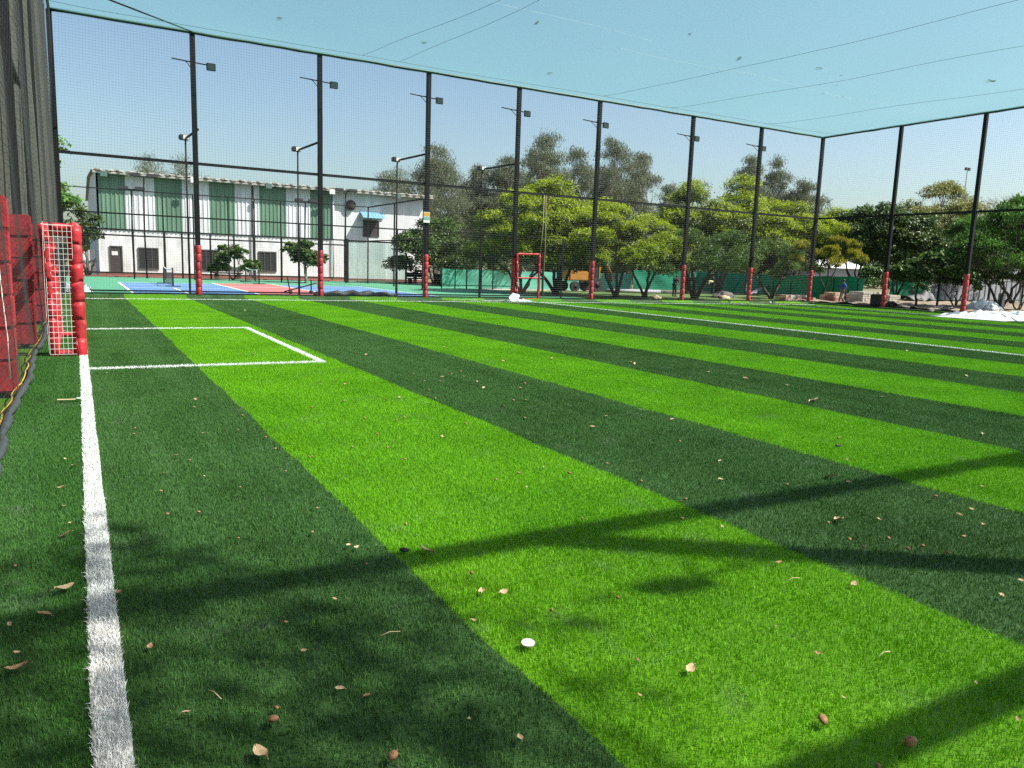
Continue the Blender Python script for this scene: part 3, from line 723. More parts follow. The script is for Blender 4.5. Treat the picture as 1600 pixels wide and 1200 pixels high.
# ------------------------------------------------------------------ court fences, lamps, nets
def fence_run(name, label, Y, xs, h, rails, r=.04, seed=0):
    o = empty(name, (xs[len(xs)//2], Y, 0), label, 'fence')
    for x in xs: loc(o, MB().box(x-r, x+r, Y-r, Y+r, .02, h)).build('post', K['black_steel'], o)
    for z in rails: loc(o, MB().box(xs[0]-r, xs[-1]+r, Y-r*.8-.003, Y+r*.8+.003, z-r*.8, z+r*.8)).build('rail', K['black_steel'], o)
    return o
def fnet(o, x0, x1, Y, z0, z1, step=.12, r=.0035):
    v, q = net_grid(np.arange(x0, x1, step), np.arange(z0, z1, step), lambda u, v: np.stack([u, np.full_like(u, Y), v], 1)-np.array(o.location), r, 3, 3)
    link('mesh_panel', fastmesh('mesh_panel', v, 4, q, K['net_black']), o)
f1 = fence_run('court_fence', 'near black court fence of thin posts and one heavy rail just behind the far netting', 34.0, [-.5, 4.0, 8.44, 12.94, 17.29, 22.05], 3.12, [3.12, .15], .035)
f2 = fence_run('court_fence', 'black steel fence with two top rails along the back of the courts before the building', 56.5, [float(atY(px, 400, 56.5)[0]) for px in (100, 209, 258, 285, 329, 366, 398, 440, 477)]+[17.4], 3.15, [3.12, 2.75, .35], .055)
fnet(f2, .2, 17.4, 56.45, .3, 3.1)
f3 = fence_run('court_fence', 'taller black cage fence with thin posts around the far end of the courts', 53.0, [float(atY(px, 380, 53)[0]) for px in (100, 208, 256, 303, 357, 398, 439, 540)]+[18.0], 5.38, [5.38], .035)
X3 = 18.0
side = empty('court_fence', (X3, 48, 0), 'black cage fence side running toward the pitch right of the building awning', 'fence')
loc(side, MB().box(X3-.04, X3+.04, 43, 52.96, 5.33, 5.41)).build('rail', K['black_steel'], side)
loc(side, MB().box(X3-.04, X3+.04, 43, 52.96, 3.0, 3.07)).build('rail', K['black_steel'], side)
for y in (43.0, 47.8): loc(side, MB().box(X3-.04, X3+.04, y-.04, y+.04, 0, 5.33)).build('post', K['black_steel'], side)
f4 = fence_run('court_fence', 'low black fence with mesh between the courts and the trees right of the gate', 36.0, [float(atY(px, 440, 36)[0]) for px in (848, 872)]+[21.9], 2.35, [2.35, 1.0, .15], .045)
f5 = fence_run('court_fence', 'black post and rail fence right of the courts before the bleached green cloth', 45.0, [float(atY(px, 440, 45)[0]) for px in (690, 711, 729, 752, 770, 800)], 2.9, [2.9, .3], .03)
# glass wall
gl = empty('glass_wall', (19, 54.2, 0), 'clear greenish glass court wall standing before the plain end of the building', 'glass wall')
for k in range(3):
    x0 = 16.95+k*1.45; loc(gl, MB().box(x0+.02, x0+1.43, 54.18, 54.2, .1, 2.95)).build('glass_panel', K['glass'], gl)
loc(gl, MB().box(16.8, 16.95, 54.1, 54.28, 0, 3.15).box(21.3, 21.4, 54.1, 54.28, 0, 3.15)).build('frame', K['black_steel'], gl)
loc(gl, MB().box(16.95, 21.3, 54.14, 54.24, 2.97, 3.09).box(16.95, 21.3, 54.14, 54.24, .02, .09)).build('frame', K['black_steel'], gl)
# court lamps beside the far fence
LP = [(4.0, 4.22), (8.44, 8.78), (12.94, 13.48), (17.29, 17.97)]
for i, (x, xp) in enumerate(LP):
    r = empty('court_lamp', (x, 34.0, 0), 'thin black pole lamp with long arm by the %s far fence post' % ORD[i], 'lamp')
    loc(r, MB().tube([(x, 34.09, .02), (x, 34.09, 6.2)], .035, 6)).build('pole', K['black_steel'], r)
    loc(r, MB().tube([(x, 34.09, 6.2), (xp, YF+.12, 6.32)], .045, 6)).build('arm', K['black_steel'], r)
    h = loc(r, MB().bbox(x-.24, x+.14, 33.95, 34.25, 6.14, 6.34, .03)).build('lamp_head', K['lamp_case'], r)
    loc(r, MB().box(x-.10, x+.12, 33.93, 33.949, 6.16, 6.32)).build('lens', K['paper'], h)
for i, (px, py, Y, lab) in enumerate(((224, 276, 55, 'double headed court floodlight pole nearest the building door'), (540, 299, 55, 'double headed court floodlight pole beside the round exhaust fan'),
                                     (205, 296, 57, 'short double headed court lamp in front of the white panel'), (477, 315, 57, 'short double headed court lamp before the last green panel'))):
    t = atY(px, py, Y); r = empty('court_lamp', (t[0], Y, 0), lab, 'lamp')
    loc(r, MB().tube([(t[0], Y, 0), (t[0]-.05, Y, 3), (t[0]+.02, Y, t[2])], .05, 6)).build('pole', K['black_steel'], r)
    loc(r, MB().box(t[0]-.75, t[0]+.75, Y-.04, Y+.04, t[2]-.04, t[2]+.04)).build('cross_arm', K['black_steel'], r)
    for s in (-1, 1): loc(r, MB().bbox(t[0]+s*.5-.3, t[0]+s*.5+.3, Y-.25, Y-.05, t[2]-.02, t[2]+.18, .02)).build('lamp_head', K['lamp_case'], r)
# low court net, benches, things on the court
def court_net(x, y0, y1, label, sag):
    r = empty('court_net', (x, (y0+y1)/2, 0), label, 'net')
    for y in (y0, y1): loc(r, MB().tube([(x, y, .06), (x, y, .98)], .035, 8).box(x-.35, x+.35, y-.04, y+.04, .06, .1)).build('post', K['black_steel'], r)
    loc(r, MB().tube([(x, y0+(y1-y0)*t, .95-sag*math.sin(math.pi*t)) for t in np.linspace(0, 1, 12)], .03, 6)).build('top_tape', K['net_white'], r)
    v, q = net_grid(np.arange(y0, y1, .1), np.arange(.1, .9, .1), lambda u, v: np.stack([np.zeros_like(u), u-(y0+y1)/2, v*(1-sag*np.sin(math.pi*(u-y0)/(y1-y0)))], 1), .004, 8, 3)
    link('mesh_panel', fastmesh('mesh_panel', v, 4, q, K['net_black']), r)
court_net(4.1, 41.4, 46.0, 'low white taped net across the left blue court', .1)
court_net(9.4, 47.4, 51.6, 'low white taped net beyond the red court', .1)
t = atZ(462, 459, .06)
r = empty('exercise_frame', t, 'low black wheeled frame standing on the red court edge', 'frame')
loc(r, MB().tube([(t[0]-.5, t[1], .15), (t[0]+1.0, t[1]+.2, .55)], .03, 6).tube([(t[0]-.3, t[1]-.3, .07), (t[0]-.3, t[1]+.3, .8)], .03, 6).tube([(t[0]+.7, t[1], .07), (t[0]+.7, t[1], .7)], .03, 6)).build('frame', K['black_steel'], r)
loc(r, MB().tube([(t[0]-.3, t[1]-.34, .14), (t[0]-.3, t[1]-.26, .14)], .09, 10).tube([(t[0]+.7, t[1]-.04, .14), (t[0]+.7, t[1]+.04, .14)], .09, 10)).build('wheel', K['rubber'], r)
def bench(px, py, wd, label, m='stone'):
    t = atZ(px, py); r = empty('bench', t, label, 'bench'); x, y = t[0], t[1]
    loc(r, MB().bbox(x-wd, x+wd, y-.25, y+.25, .42, .52, .02)).build('seat', K[m], r)
    for s in (-1, 1): loc(r, MB().bbox(x+s*wd*.75-.12, x+s*wd*.75+.12, y-.2, y+.2, 0, .42, .02)).build('leg', K[m], r)
    loc(r, MB().bbox(x-wd, x+wd, y+.2, y+.28, .56, .9, .02)).build('backrest', K[m], r)
bench(356, 437, 1.0, 'grey stone bench by the shrub in front of the building window')
bench(697, 447, .9, 'dark bench left of the bleached green cloth fence', 'black_steel'); bench(711, 448, .7, 'dark bench with pale ends beside the bleached green cloth fence', 'black_steel')
bench(652, 445, .8, 'dark bench under the tree at the end of the building', 'black_steel')
t = atZ(120, 459.5); dome = crumpled('plastic_bundle', t[0]+.0, t[1]+.5, .0, .72, .5, .42, 'plastic', 'rounded white plastic bundle lying behind the far netting and the goal', 'bundle', 3, 4)
tag(MB().tube([(8.9+.25*i, 33.3+.1*math.sin(i*1.3), .16+.05*math.sin(i*2.1)) for i in range(16)], [.05+.10*math.sin(math.pi*(i+.5)/16.) for i in range(16)], 8).build('folded_net', K['tarp']), 'heap of folded black netting along the kerb beside a padded post', 'netting')

# ------------------------------------------------------------------ trees
def leaves(cent, rad, per, size, upb, rg, outw=None, droop=0.0, aspect=.45, flat=.6):
    """cent (N,3) cluster centres; returns verts, quads of per leaves round each"""
    n = len(cent)*per
    c = np.repeat(cent, per, 0); off = rg.normal(0, 1, (n, 3)); off[:, 2] *= flat
    p = c+off*np.repeat(np.broadcast_to(rad, (len(cent),)), per)[:, None]*.5
    nr = rg.normal(0, 1, (n, 3))*.75; nr[:, 2] = np.abs(nr[:, 2])*.6+upb
    if outw is not None: nr += np.repeat(outw, per, 0)*.55
    nr /= np.linalg.norm(nr, axis=1)[:, None]
    t = np.cross(nr, rg.normal(0, 1, (n, 3))); t /= np.linalg.norm(t, axis=1)[:, None]
    if droop:
        t = t*(1-droop)+np.array([0, 0, -1.0])*droop; t /= np.linalg.norm(t, axis=1)[:, None]
    b = np.cross(nr, t); b /= np.linalg.norm(b, axis=1)[:, None]
    L = size*rg.uniform(.6, 1.3, n)[:, None]; nn = np.cross(t, b)
    V = np.stack([p-t*L*.5, p+b*L*aspect*.5+nn*L*.08, p+t*L*.5-nn*L*.05, p-b*L*aspect*.5+nn*L*.08], 1).reshape(-1, 3)
    return V, np.arange(n*4).reshape(-1, 4)

def limb(mb, p0, p1, r0_, r1_, rg, n=6, bend=.12, m=0, sides=6):
    p0, p1 = np.array(p0, float), np.array(p1, float); L = np.linalg.norm(p1-p0); P = [p0]; off = np.zeros(3)
    for i in range(1, n):
        off = off*.6+rg.normal(0, bend*L*.35, 3); P.append(p0+(p1-p0)*(i/n)+off*math.sin(math.pi*i/n)*.8+np.array([0, 0, .10*L*math.sin(math.pi*i/n)*.5]))
    P.append(p1); mb.tube(P, np.linspace(r0_, r1_, n+1), sides, m, True); return P

def tree(name, label, base, H, Rx, z0, seed, mats, stems=4, nl=12, cl=34, per=22, size=.17, lump=1.0, trunk='bark', group=None, rx2=None, fork=.35, tr=.11, droop=0., upb=.5, aspect=.45,
         shape='dome', new=.5, dense=.8, white=None, flat=.6, limbs=True, clr=.42):  # new sets the share of upper clusters in the lighter leaf colour
    rg = np.random.default_rng(seed); Ry = rx2 or Rx
    base = np.array([base[0], base[1], base[2] if len(base) > 2 else 0.0])
    o = empty(name, base, label, 'tree', group)
    # lumps of the crown
    LC = []; tries = 0
    while len(LC) < nl and tries < 4000:
        tries += 1
        if shape == 'dome':
            a = rg.uniform(0, 2*math.pi); q = math.sqrt(rg.uniform(0, 1)); h = rg.uniform(0, 1)
            zmax = z0+(H-z0)*math.sqrt(max(0, 1-(q*.92)**2.2)); z = z0*1.0+(zmax-z0)*(.25+.75*h)-lump*.35
            c = np.array([math.cos(a)*q*Rx, math.sin(a)*q*Ry, z])
        else:      # tall, open crown
            h = rg.uniform(0, 1); wv = (math.sin(math.pi*min(1, .22+h*.78)))**.8; a = rg.uniform(0, 2*math.pi); q = math.sqrt(rg.uniform(0, 1))
            c = np.array([math.cos(a)*q*Rx*wv, math.sin(a)*q*Ry*wv, z0+(H-z0-lump*.5)*h])
        if all(np.linalg.norm((c-d)*np.array([1, 1, 1.3])) > lump*.72 for d in LC): LC.append(c)
    if shape != 'dome': LC[0] = np.array([rg.uniform(-.2, .2)*Rx, 0, H-lump*.6])
    LC = np.array(LC); CV = []; CO = []; UPPER = []
    for c in LC:
        lr = lump*rg.uniform(.7, 1.25)
        d = rg.normal(0, 1, (cl, 3)); d /= np.linalg.norm(d, axis=1)[:, None]; d[:, 2] = np.where(d[:, 2] < -.35, -d[:, 2], d[:, 2])
        q = np.where(rg.uniform(0, 1, cl) < dense, rg.uniform(.78, 1.08, cl), rg.uniform(.25, .8, cl))
        pp = c+d*(lr*q)[:, None]*np.array([1, 1, .72])
        CV.append(pp); CO.append(d)
        top = (d[:, 2] > rg.uniform(-.15, .35, cl)) & (q > .7) & (rg.uniform(0, 1, cl) < new*1.5); UPPER.append(top)  # upper outer clusters take the lighter leaf: young growth plus painted-in sunlit tops
    CV = np.concatenate(CV); CO = np.concatenate(CO); UPPER = np.concatenate(UPPER)
    keep = CV[:, 2] > z0*.55; CV, CO, UPPER = CV[keep], CO[keep], UPPER[keep]
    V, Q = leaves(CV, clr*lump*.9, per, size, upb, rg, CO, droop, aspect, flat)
    link('crown', fastmesh('crown', V, 4, Q, [K[m] for m in mats], np.repeat(UPPER.astype(int), per) if len(mats) > 1 else None), o)
    # stems and limbs
    mb = MB(); wb = MB(); fz = max(.3, z0*fork)
    if limbs:
        if stems == 1:
            top = np.array([rg.normal(0, .08)*H*.3, rg.normal(0, .08)*H*.3, z0*.75+.2*(H-z0)])
            st = limb(mb, (0, 0, -.05), top, tr*1.35, tr*.7, rg, 7, .06); starts = [(st[k], tr*(.75-.06*k)) for k in range(3, 8)]
        else:
            starts = []
            limb(mb, (0, 0, -.05), (0, 0, fz*.55), tr*1.9, tr*1.5, rg, 3, .02)
            for k in range(stems):
                a = 2*math.pi*(k+rg.uniform(-.25, .25))/stems; e = np.array([math.cos(a)*Rx*rg.uniform(.25, .5), math.sin(a)*Ry*rg.uniform(.25, .5), z0*rg.uniform(.85, 1.15)+.12*(H-z0)])
                st = limb(mb, (math.cos(a)*tr*.7, math.sin(a)*tr*.7, fz*.15), e, tr*rg.uniform(.75, 1.0), tr*.5, rg, 7, .10); starts += [(st[4], tr*.6), (st[6], tr*.5), (st[7], tr*.48)]
        for c in LC:
            j = min(range(len(starts)), key=lambda q: np.linalg.norm(starts[q][0]-c)+rg.uniform(0, .5)); s, r = starts[j]
            P = limb(mb, s, c+np.array([0, 0, -.1*lump]), r*.62, .018, rg, 5, .12, sides=5)
            for q in range(3):
                d = rg.normal(0, 1, 3); d[2] = abs(d[2])*.6; d /= np.linalg.norm(d); limb(mb, P[3+(q % 2)], c+d*lump*.85, r*.28, .010, rg, 3, .1, sides=4)
    t = mb.build('trunk', K[trunk], o)
    if white:
        wb.tube([(0, 0, -.02), (0, 0, white*.5), (0, 0, white)], [tr*2.05, tr*1.75, tr*1.62], 10); wb.build('limewash_band', K['limewash'], t)
    return o

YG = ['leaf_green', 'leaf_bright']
def tb(px, py): return atZ(px, py)
def dims(px0, px1, ptop, base, pbot):
    """crown radius, height and underside from the photograph at the tree's own distance"""
    Y = base[1]; a, b_ = atY(px0, ptop+60, Y), atY(px1, ptop+60, Y); return (b_[0]-a[0])/2, float(atY((px0+px1)/2, ptop, Y)[2]), float(atY((px0+px1)/2, pbot, Y)[2]), (a[0]+b_[0])/2
def row_tree(i, label, px, py, x0, x1, top, bot, seed, **kw):
    if kw.get('mats') is None: kw['per'] = 32; kw['cl'] = 42; kw['nl'] = kw.get('nl', 16)+4
    b = tb(px, py); r, H, z0, xc = dims(x0, x1, top, b, bot)
    kw.setdefault('mats', YG); kw.setdefault('nl', 16); kw.setdefault('stems', 4)
    return tree('shade_tree', label, b, H, r, max(z0, .9), seed, rx2=min(r, 2.6), **kw)
G1 = None
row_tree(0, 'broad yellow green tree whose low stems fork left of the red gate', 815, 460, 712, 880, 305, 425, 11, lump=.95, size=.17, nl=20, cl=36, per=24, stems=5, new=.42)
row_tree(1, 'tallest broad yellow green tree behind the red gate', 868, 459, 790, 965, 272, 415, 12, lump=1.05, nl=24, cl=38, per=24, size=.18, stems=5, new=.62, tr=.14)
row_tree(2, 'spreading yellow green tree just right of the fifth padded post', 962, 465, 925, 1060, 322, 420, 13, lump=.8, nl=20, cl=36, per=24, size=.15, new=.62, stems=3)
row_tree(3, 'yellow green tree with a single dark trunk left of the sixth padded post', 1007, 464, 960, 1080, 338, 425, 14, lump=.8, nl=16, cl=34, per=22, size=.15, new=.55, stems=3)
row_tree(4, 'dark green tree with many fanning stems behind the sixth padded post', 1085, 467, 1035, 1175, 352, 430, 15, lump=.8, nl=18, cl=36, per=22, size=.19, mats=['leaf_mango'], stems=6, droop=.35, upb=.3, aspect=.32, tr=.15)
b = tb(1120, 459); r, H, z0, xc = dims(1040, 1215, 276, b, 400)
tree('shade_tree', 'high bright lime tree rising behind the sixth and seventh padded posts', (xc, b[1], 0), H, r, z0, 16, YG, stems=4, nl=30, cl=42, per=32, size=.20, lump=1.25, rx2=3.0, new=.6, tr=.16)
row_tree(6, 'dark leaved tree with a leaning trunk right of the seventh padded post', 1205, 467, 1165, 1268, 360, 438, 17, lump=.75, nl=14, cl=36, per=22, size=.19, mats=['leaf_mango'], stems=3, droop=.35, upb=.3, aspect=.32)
b = tb(1235, 461); r, H, z0, xc = dims(1180, 1300, 312, b, 400)
tree('shade_tree', 'lime green tree behind the seventh padded post and the corner post', (xc, b[1], 0), H, r, z0, 18, YG, stems=4, nl=30, cl=42, per=32, size=.19, lump=1.1, rx2=2.6, new=.6)
row_tree(8, 'small weeping yellow leaved tree right of the corner post', 1288, 471, 1268, 1338, 352, 420, 19, lump=.5, nl=12, cl=30, per=24, size=.18, mats=['leaf_green', 'leaf_yellow'], stems=3, droop=.65, upb=.1, aspect=.25, new=.6, white=.55, tr=.07)
b = tb(1350, 462); r, H, z0, xc = dims(1278, 1402, 318, b, 415)
tree('shade_tree', 'lime topped tree behind the man in the blue shirt', (xc, b[1], 0), H, r, z0, 20, YG, stems=3, nl=30, cl=42, per=32, size=.19, lump=1.1, rx2=2.6, new=.45)
b = tb(1400, 467); r, H, z0, xc = dims(1345, 1466, 318, b, 425)
tree('shade_tree', 'dense dark green tree right of the first post beyond the corner', (xc, b[1], 0), H, r, z0, 21, ['leaf_dark', 'leaf_green'], stems=3, nl=30, cl=42, per=28, size=.24, lump=1.2, rx2=2.8, new=.35, aspect=.6)
row_tree(11, 'low dark broad leaved tree with a thin crooked trunk over the rubble', 1430, 482, 1392, 1478, 392, 440, 22, lump=.6, nl=14, cl=32, per=22, size=.22, mats=['leaf_dark', 'leaf_mango'], stems=1, tr=.06, aspect=.6, new=.4)
row_tree(12, 'fresh green tree with a limewashed forked trunk by the plastic heap', 1562, 487, 1508, 1640, 296, 432, 23, lump=.85, nl=34, cl=36, per=26, size=.22, mats=['leaf_dark', 'leaf_fresh'], stems=3, tr=.10, droop=.4, upb=.2, aspect=.28, new=.5, white=1.05, trunk='bark')
row_tree(13, 'thin bushy tree at the right end behind the sacks', 1590, 488, 1572, 1640, 405, 455, 24, lump=.5, nl=10, cl=24, per=18, size=.16, mats=['leaf_dark'], stems=3, tr=.05)
row_tree(14, 'sparse shrubby tree with bent stems left of the last padded post', 1492, 482, 1462, 1530, 418, 455, 25, lump=.4, nl=8, cl=18, per=16, size=.16, mats=['leaf_dark', 'leaf_mango'], stems=3, tr=.06)
b = np.array([0, 44.0, 0]); r, H, z0, xc = dims(1420, 1530, 282, b, 390)
tree('shade_tree', 'tall pale olive tree rising above the dark trees at the right', (xc, b[1], 0), H, r, z0, 26, ['leaf_olive'], stems=2, nl=40, cl=30, per=24, size=.24, lump=1.2, rx2=3, shape='tall', dense=.6)
b = np.array([0, 42.0, 0]); r, H, z0, xc = dims(1430, 1535, 372, b, 440)
tree('shade_tree', 'mid green bushy tree filling the gap behind the low dark tree', (xc, b[1], 0), H, r, z0, 27, ['leaf_dark', 'leaf_green'], stems=2, nl=14, cl=30, per=20, size=.22, lump=1.1, rx2=2.5, new=.3)
b = np.array([0, 34.0, 0]); r, H, z0, xc = dims(1515, 1660, 335, b, 440)
tree('shade_tree', 'dark green tree mass behind the limewashed forked tree', (xc, b[1], 0), H, r, z0, 28, ['leaf_dark', 'leaf_green'], stems=3, nl=26, cl=36, per=22, size=.24, lump=1.2, rx2=2.5, new=.3)
tree('shade_tree', 'open crowned tree behind the viewpoint beyond the near fence', (8.0, -3.1, 0), 14.6, 1.8, 10.6, 29, ['leaf_dark', 'leaf_green'], stems=1, nl=8, cl=16, per=9, size=.19, lump=.95, rx2=2.0, new=.3, dense=.5)
b = np.array([0, 45.0, 0]); r, H, z0, xc = dims(1035, 1125, 292, b, 400)
tree('shade_tree', 'mid green tree with lime tips above the sixth padded post', (xc, b[1], 0), H, r, z0, 30, YG, stems=3, nl=24, cl=42, per=30, size=.20, lump=1.1, rx2=2.4, new=.4)
b = np.array([0, 46.0, 0]); r, H, z0, xc = dims(1305, 1380, 312, b, 410)
tree('shade_tree', 'dark green tree with a raised tuft above the lime tops right of the corner post', (xc, 46, 0), H, r, z0, 37, ['leaf_dark', 'leaf_mango'], stems=3, nl=24, cl=36, per=24, size=.24, lump=1.1, rx2=2.4, new=.4, aspect=.55)
b = np.array([0, 52.0, 0]); r, H, z0, xc = dims(830, 960, 345, b, 432)
tree('shade_tree', 'shaded green tree behind the digger and the forked lime trees', (xc, 52, 0), H, r, z0, 38, ['leaf_dark', 'leaf_green'], stems=3, nl=24, cl=34, per=22, size=.24, lump=1.2, rx2=2.4, new=.3)
b = np.array([0, 50.0, 0]); r, H, z0, xc = dims(1160, 1290, 345, b, 432)
tree('shade_tree', 'shaded green tree filling behind the leaning trunk and the corner post', (xc, 50, 0), H, r, z0, 39, ['leaf_dark', 'leaf_green'], stems=3, nl=24, cl=34, per=22, size=.24, lump=1.2, rx2=2.4, new=.3)
# dark tree at the building end, little trees before the building, tree at the far left
b = tb(700, 446); r, H, z0, xc = dims(622, 735, 342, b, 425)
tree('shade_tree', 'dark glossy tree standing at the right end of the building', (xc, b[1], 0), H, r, z0, 31, ['leaf_dark', 'leaf_mango'], stems=3, nl=22, cl=38, per=22, size=.24, lump=1.0, rx2=2.4, new=.45, aspect=.5)
b = np.array([0, 51.0, 0]); r, H, z0, xc = dims(690, 800, 350, b, 428)
tree('shade_tree', 'dull green tree between the building end and the red gate', (xc, b[1], 0), H, r, z0, 32, ['leaf_dark', 'leaf_green'], stems=3, nl=18, cl=34, per=22, size=.2, lump=1.0, rx2=2.4, new=.4)
b = np.array([atY(478, 430, 52)[0], 52, 0])
tree('small_tree', 'small dark tree with a white painted trunk before the building wall', b, 3.2, 1.25, 1.15, 33, ['leaf_dark', 'leaf_mango'], stems=1, nl=22, cl=24, per=14, size=.20, lump=.42, tr=.045, aspect=.5, new=.4, white=1.0)
b = np.array([atY(364, 430, 54.5)[0], 54.5, 0])
tree('shrub', 'low leafy shrub in front of the middle building window', b, 2.5, 1.5, .6, 34, ['leaf_dark', 'leaf_mango'], stems=4, nl=20, cl=20, per=12, size=.22, lump=.42, tr=.04, aspect=.5, new=.6)
b = np.array([-1.2, 46, 0])
tree('shade_tree', 'bright green tree whose branches show left of the building corner', b, 7.4, 1.5, 3.2, 35, ['leaf_green', 'leaf_fresh'], stems=3, nl=12, cl=18, per=13, size=.24, lump=.6, new=.8, aspect=.5, rx2=2)
b = np.array([.6, 58, 0])
tree('shrub', 'dark shrub growing against the left side of the building', b, 4.6, 1.3, 1.0, 36, ['leaf_dark', 'leaf_green'], stems=3, nl=12, cl=24, per=14, size=.24, lump=.6, new=.3)
# tall grey green trees far behind
def euc(label, x0, x1, top, Y, seed, bot=400, **kw):
    a, b_ = atY(x0, top+70, Y), atY(x1, top+70, Y); H = float(atY((x0+x1)/2, top, Y)[2]); r = (b_[0]-a[0])/2
    kw.setdefault('mats', ['leaf_euc']); kw['nl'] = int(kw.get('nl', 26)*1.9); kw['lump'] = kw.get('lump', 1.35)*.78
    return tree('tall_tree', label, ((a[0]+b_[0])/2, Y, 0), H, r, H*.32, seed, stems=1, cl=24, per=17, size=.28, shape='tall', droop=.55, upb=.1, aspect=.24, trunk='bark_pale', tr=.20, dense=.55, rx2=min(r, 3.5), flat=.9, clr=.5, **kw)
euc('grey green tree rising over the right part of the building roof', 572, 655, 262, 104, 41, nl=30, lump=1.9)
euc('tallest grey green tree behind the third padded post', 640, 725, 226, 78, 42, nl=34, lump=1.5)
euc('hazy grey green tree between the third and fourth padded posts', 705, 790, 262, 80, 43, nl=28)
euc('thin grey green tree left of the fourth padded post', 755, 822, 244, 78, 44, nl=20, lump=1.2)
euc('tall feathery grey tree behind the yellow crown near the gate', 812, 885, 210, 72, 45, nl=26)
euc('rounded grey green tree left of the fifth padded post', 868, 932, 234, 72, 46, nl=22)
euc('tall grey green tree right of the fifth padded post', 925, 990, 218, 72, 47, nl=24)
euc('open crowned grey tree right of the fifth padded post against the sky', 968, 1026, 240, 73, 48, nl=20, lump=1.2)
euc('distant low grey tree left of the sixth padded post', 1022, 1062, 290, 76, 49, nl=20, lump=1.2)
euc('tall brownish grey tree left of the seventh padded post', 1146, 1196, 243, 70, 50, nl=30, lump=1.3)
euc('tall grey tree right of the seventh padded post', 1185, 1232, 250, 70, 51, nl=30, lump=1.3)
euc('wispy brownish tree left of the corner post', 1222, 1285, 284, 68, 52, nl=34, lump=1.3)
a_ = atY(262, 250, 118)
euc('round grey green tree showing above the building roof on the left', 208, 262, 246, 118, 53, nl=18, lump=2.0)
euc('rounded tree above the building roof beside the first padded post', 258, 318, 250, 118, 54, nl=18, lump=2.0)
euc('grey green tree low between two tall trees by the third padded post', 770, 850, 268, 84, 56, nl=26, lump=1.4)
euc('broad grey tree filling the gap behind the fifth padded post', 880, 1010, 262, 86, 57, nl=34, lump=1.6)
euc('far grey green tree low between the gate trees', 700, 800, 300, 92, 55, nl=30, lump=1.9)
# leafless tree at the right
rg = np.random.default_rng(77); b = atY(1560, 470, 40.0); bt = empty('bare_tree', (b[0], 40, 0), 'leafless twiggy tree against the sky at the far right', 'tree'); mb = MB()
Hb = float(atY(1560, 268, 40)[2])
def rec(p, d, L, r, k):
    q = p+d*L; limb(mb, p, q, r, r*.62, rg, 4, .08, sides=5)
    if k == 0: return
    for _ in range(3 if k > 1 else 4):
        e = d+rg.normal(0, .42, 3); e[2] = abs(e[2])*.8+.15; e /= np.linalg.norm(e); rec(q-d*L*rg.uniform(0, .3), e, L*rg.uniform(.6, .78), r*.55, k-1)
rec(np.array([0, 0, 0.0]), np.array([0, 0, 1.0]), Hb*.34, .20, 5); mb.build('trunk', K['bark_pale'], bt)
# far tree line closing the horizon
V_, Q_, o_ = [], [], 0
for k in range(170):
    a = -.55+1.55*k/170; D_ = 150+rg.uniform(-10, 25); c0 = np.array([math.sin(a)*D_, math.cos(a)*D_, rg.uniform(1.5, 3.6)])
    cc = c0+rg.normal(0, 1, (26, 3))*np.array([2.4, 2.4, 1.7]); cc[:, 2] = np.abs(cc[:, 2])
    v, q = leaves(cc, 2.2, 12, .9, .4, rg); V_.append(v); Q_.append(q+o_); o_ += len(v)
tag(link('tree_line', fastmesh('tree_line', np.concatenate(V_), 4, np.concatenate(Q_), K['leaf_dark'])), 'far dark belt of trees and scrub along the horizon', 'trees', kind='stuff')

# ------------------------------------------------------------------ green hoardings
def hoarding(label, pts, mat, name='hoarding', posts=True, seed=0):
    """pts: (pixel x, base pixel y, top pixel y)"""
    W = []
    for px, pb, ptp in pts:
        g = atZ(px, pb); z = float(atY(px, ptp, g[1])[2]); W.append((g[0], g[1], z))
    o = empty(name, (W[0][0], W[0][1], 0), label, 'fence'); rg = random.Random(seed); V = []; F = []; nz = 5
    cols = []
    for (x0, y0, h0), (x1, y1, h1) in zip(W[:-1], W[1:]):
        n = max(6, int(math.hypot(x1-x0, y1-y0)/.35))
        for i in range(n): t = i/n; cols.append((x0+(x1-x0)*t, y0+(y1-y0)*t, h0+(h1-h0)*t))
    cols.append(W[-1])
    for i, (x, y, h) in enumerate(cols):
        for k in range(nz+1):
            z = .03+h*k/nz; V.append((x+rg.uniform(-.03, .03), y-.03-.05*math.sin(i*.8+k*.7)*math.sin(math.pi*k/nz), z-.03*abs(math.sin(i*.45))*(k == nz)))
    for i in range(len(cols)-1):
        for k in range(nz): a = i*(nz+1)+k; F.append((a, a+nz+1, a+nz+2, a+1))
    loc(o, MB().add(V, F, 0, True)).build('cloth', K[mat], o)
    step = max(1, int(2.4/.35))
    for i in range(0, len(cols), step):
        x, y, h = cols[i]; loc(o, MB().tube([(x, y+.10, 0), (x, y+.10, h+.10)], .03, 6)).build('post', K['black_steel'], o)
    return o
hoarding('sun bleached green cloth screen behind the trees near the red gate', [(689, 449, 420), (800, 452, 424), (985, 455, 428)], 'hoard_light', seed=1)
hoarding('bright green cloth screen behind the fanning tree stems', [(988, 452, 422), (1090, 455, 424), (1165, 459, 428)], 'hoard', seed=2)
hoarding('deep green cloth screen behind the man in the blue shirt', [(1165, 459.5, 428), (1220, 464, 430), (1346, 473, 433)], 'hoard', seed=3)
hoarding('short green cloth screen behind the seated worker and the block stacks', [(1388, 465, 440), (1449, 467, 440)], 'hoard', seed=4)
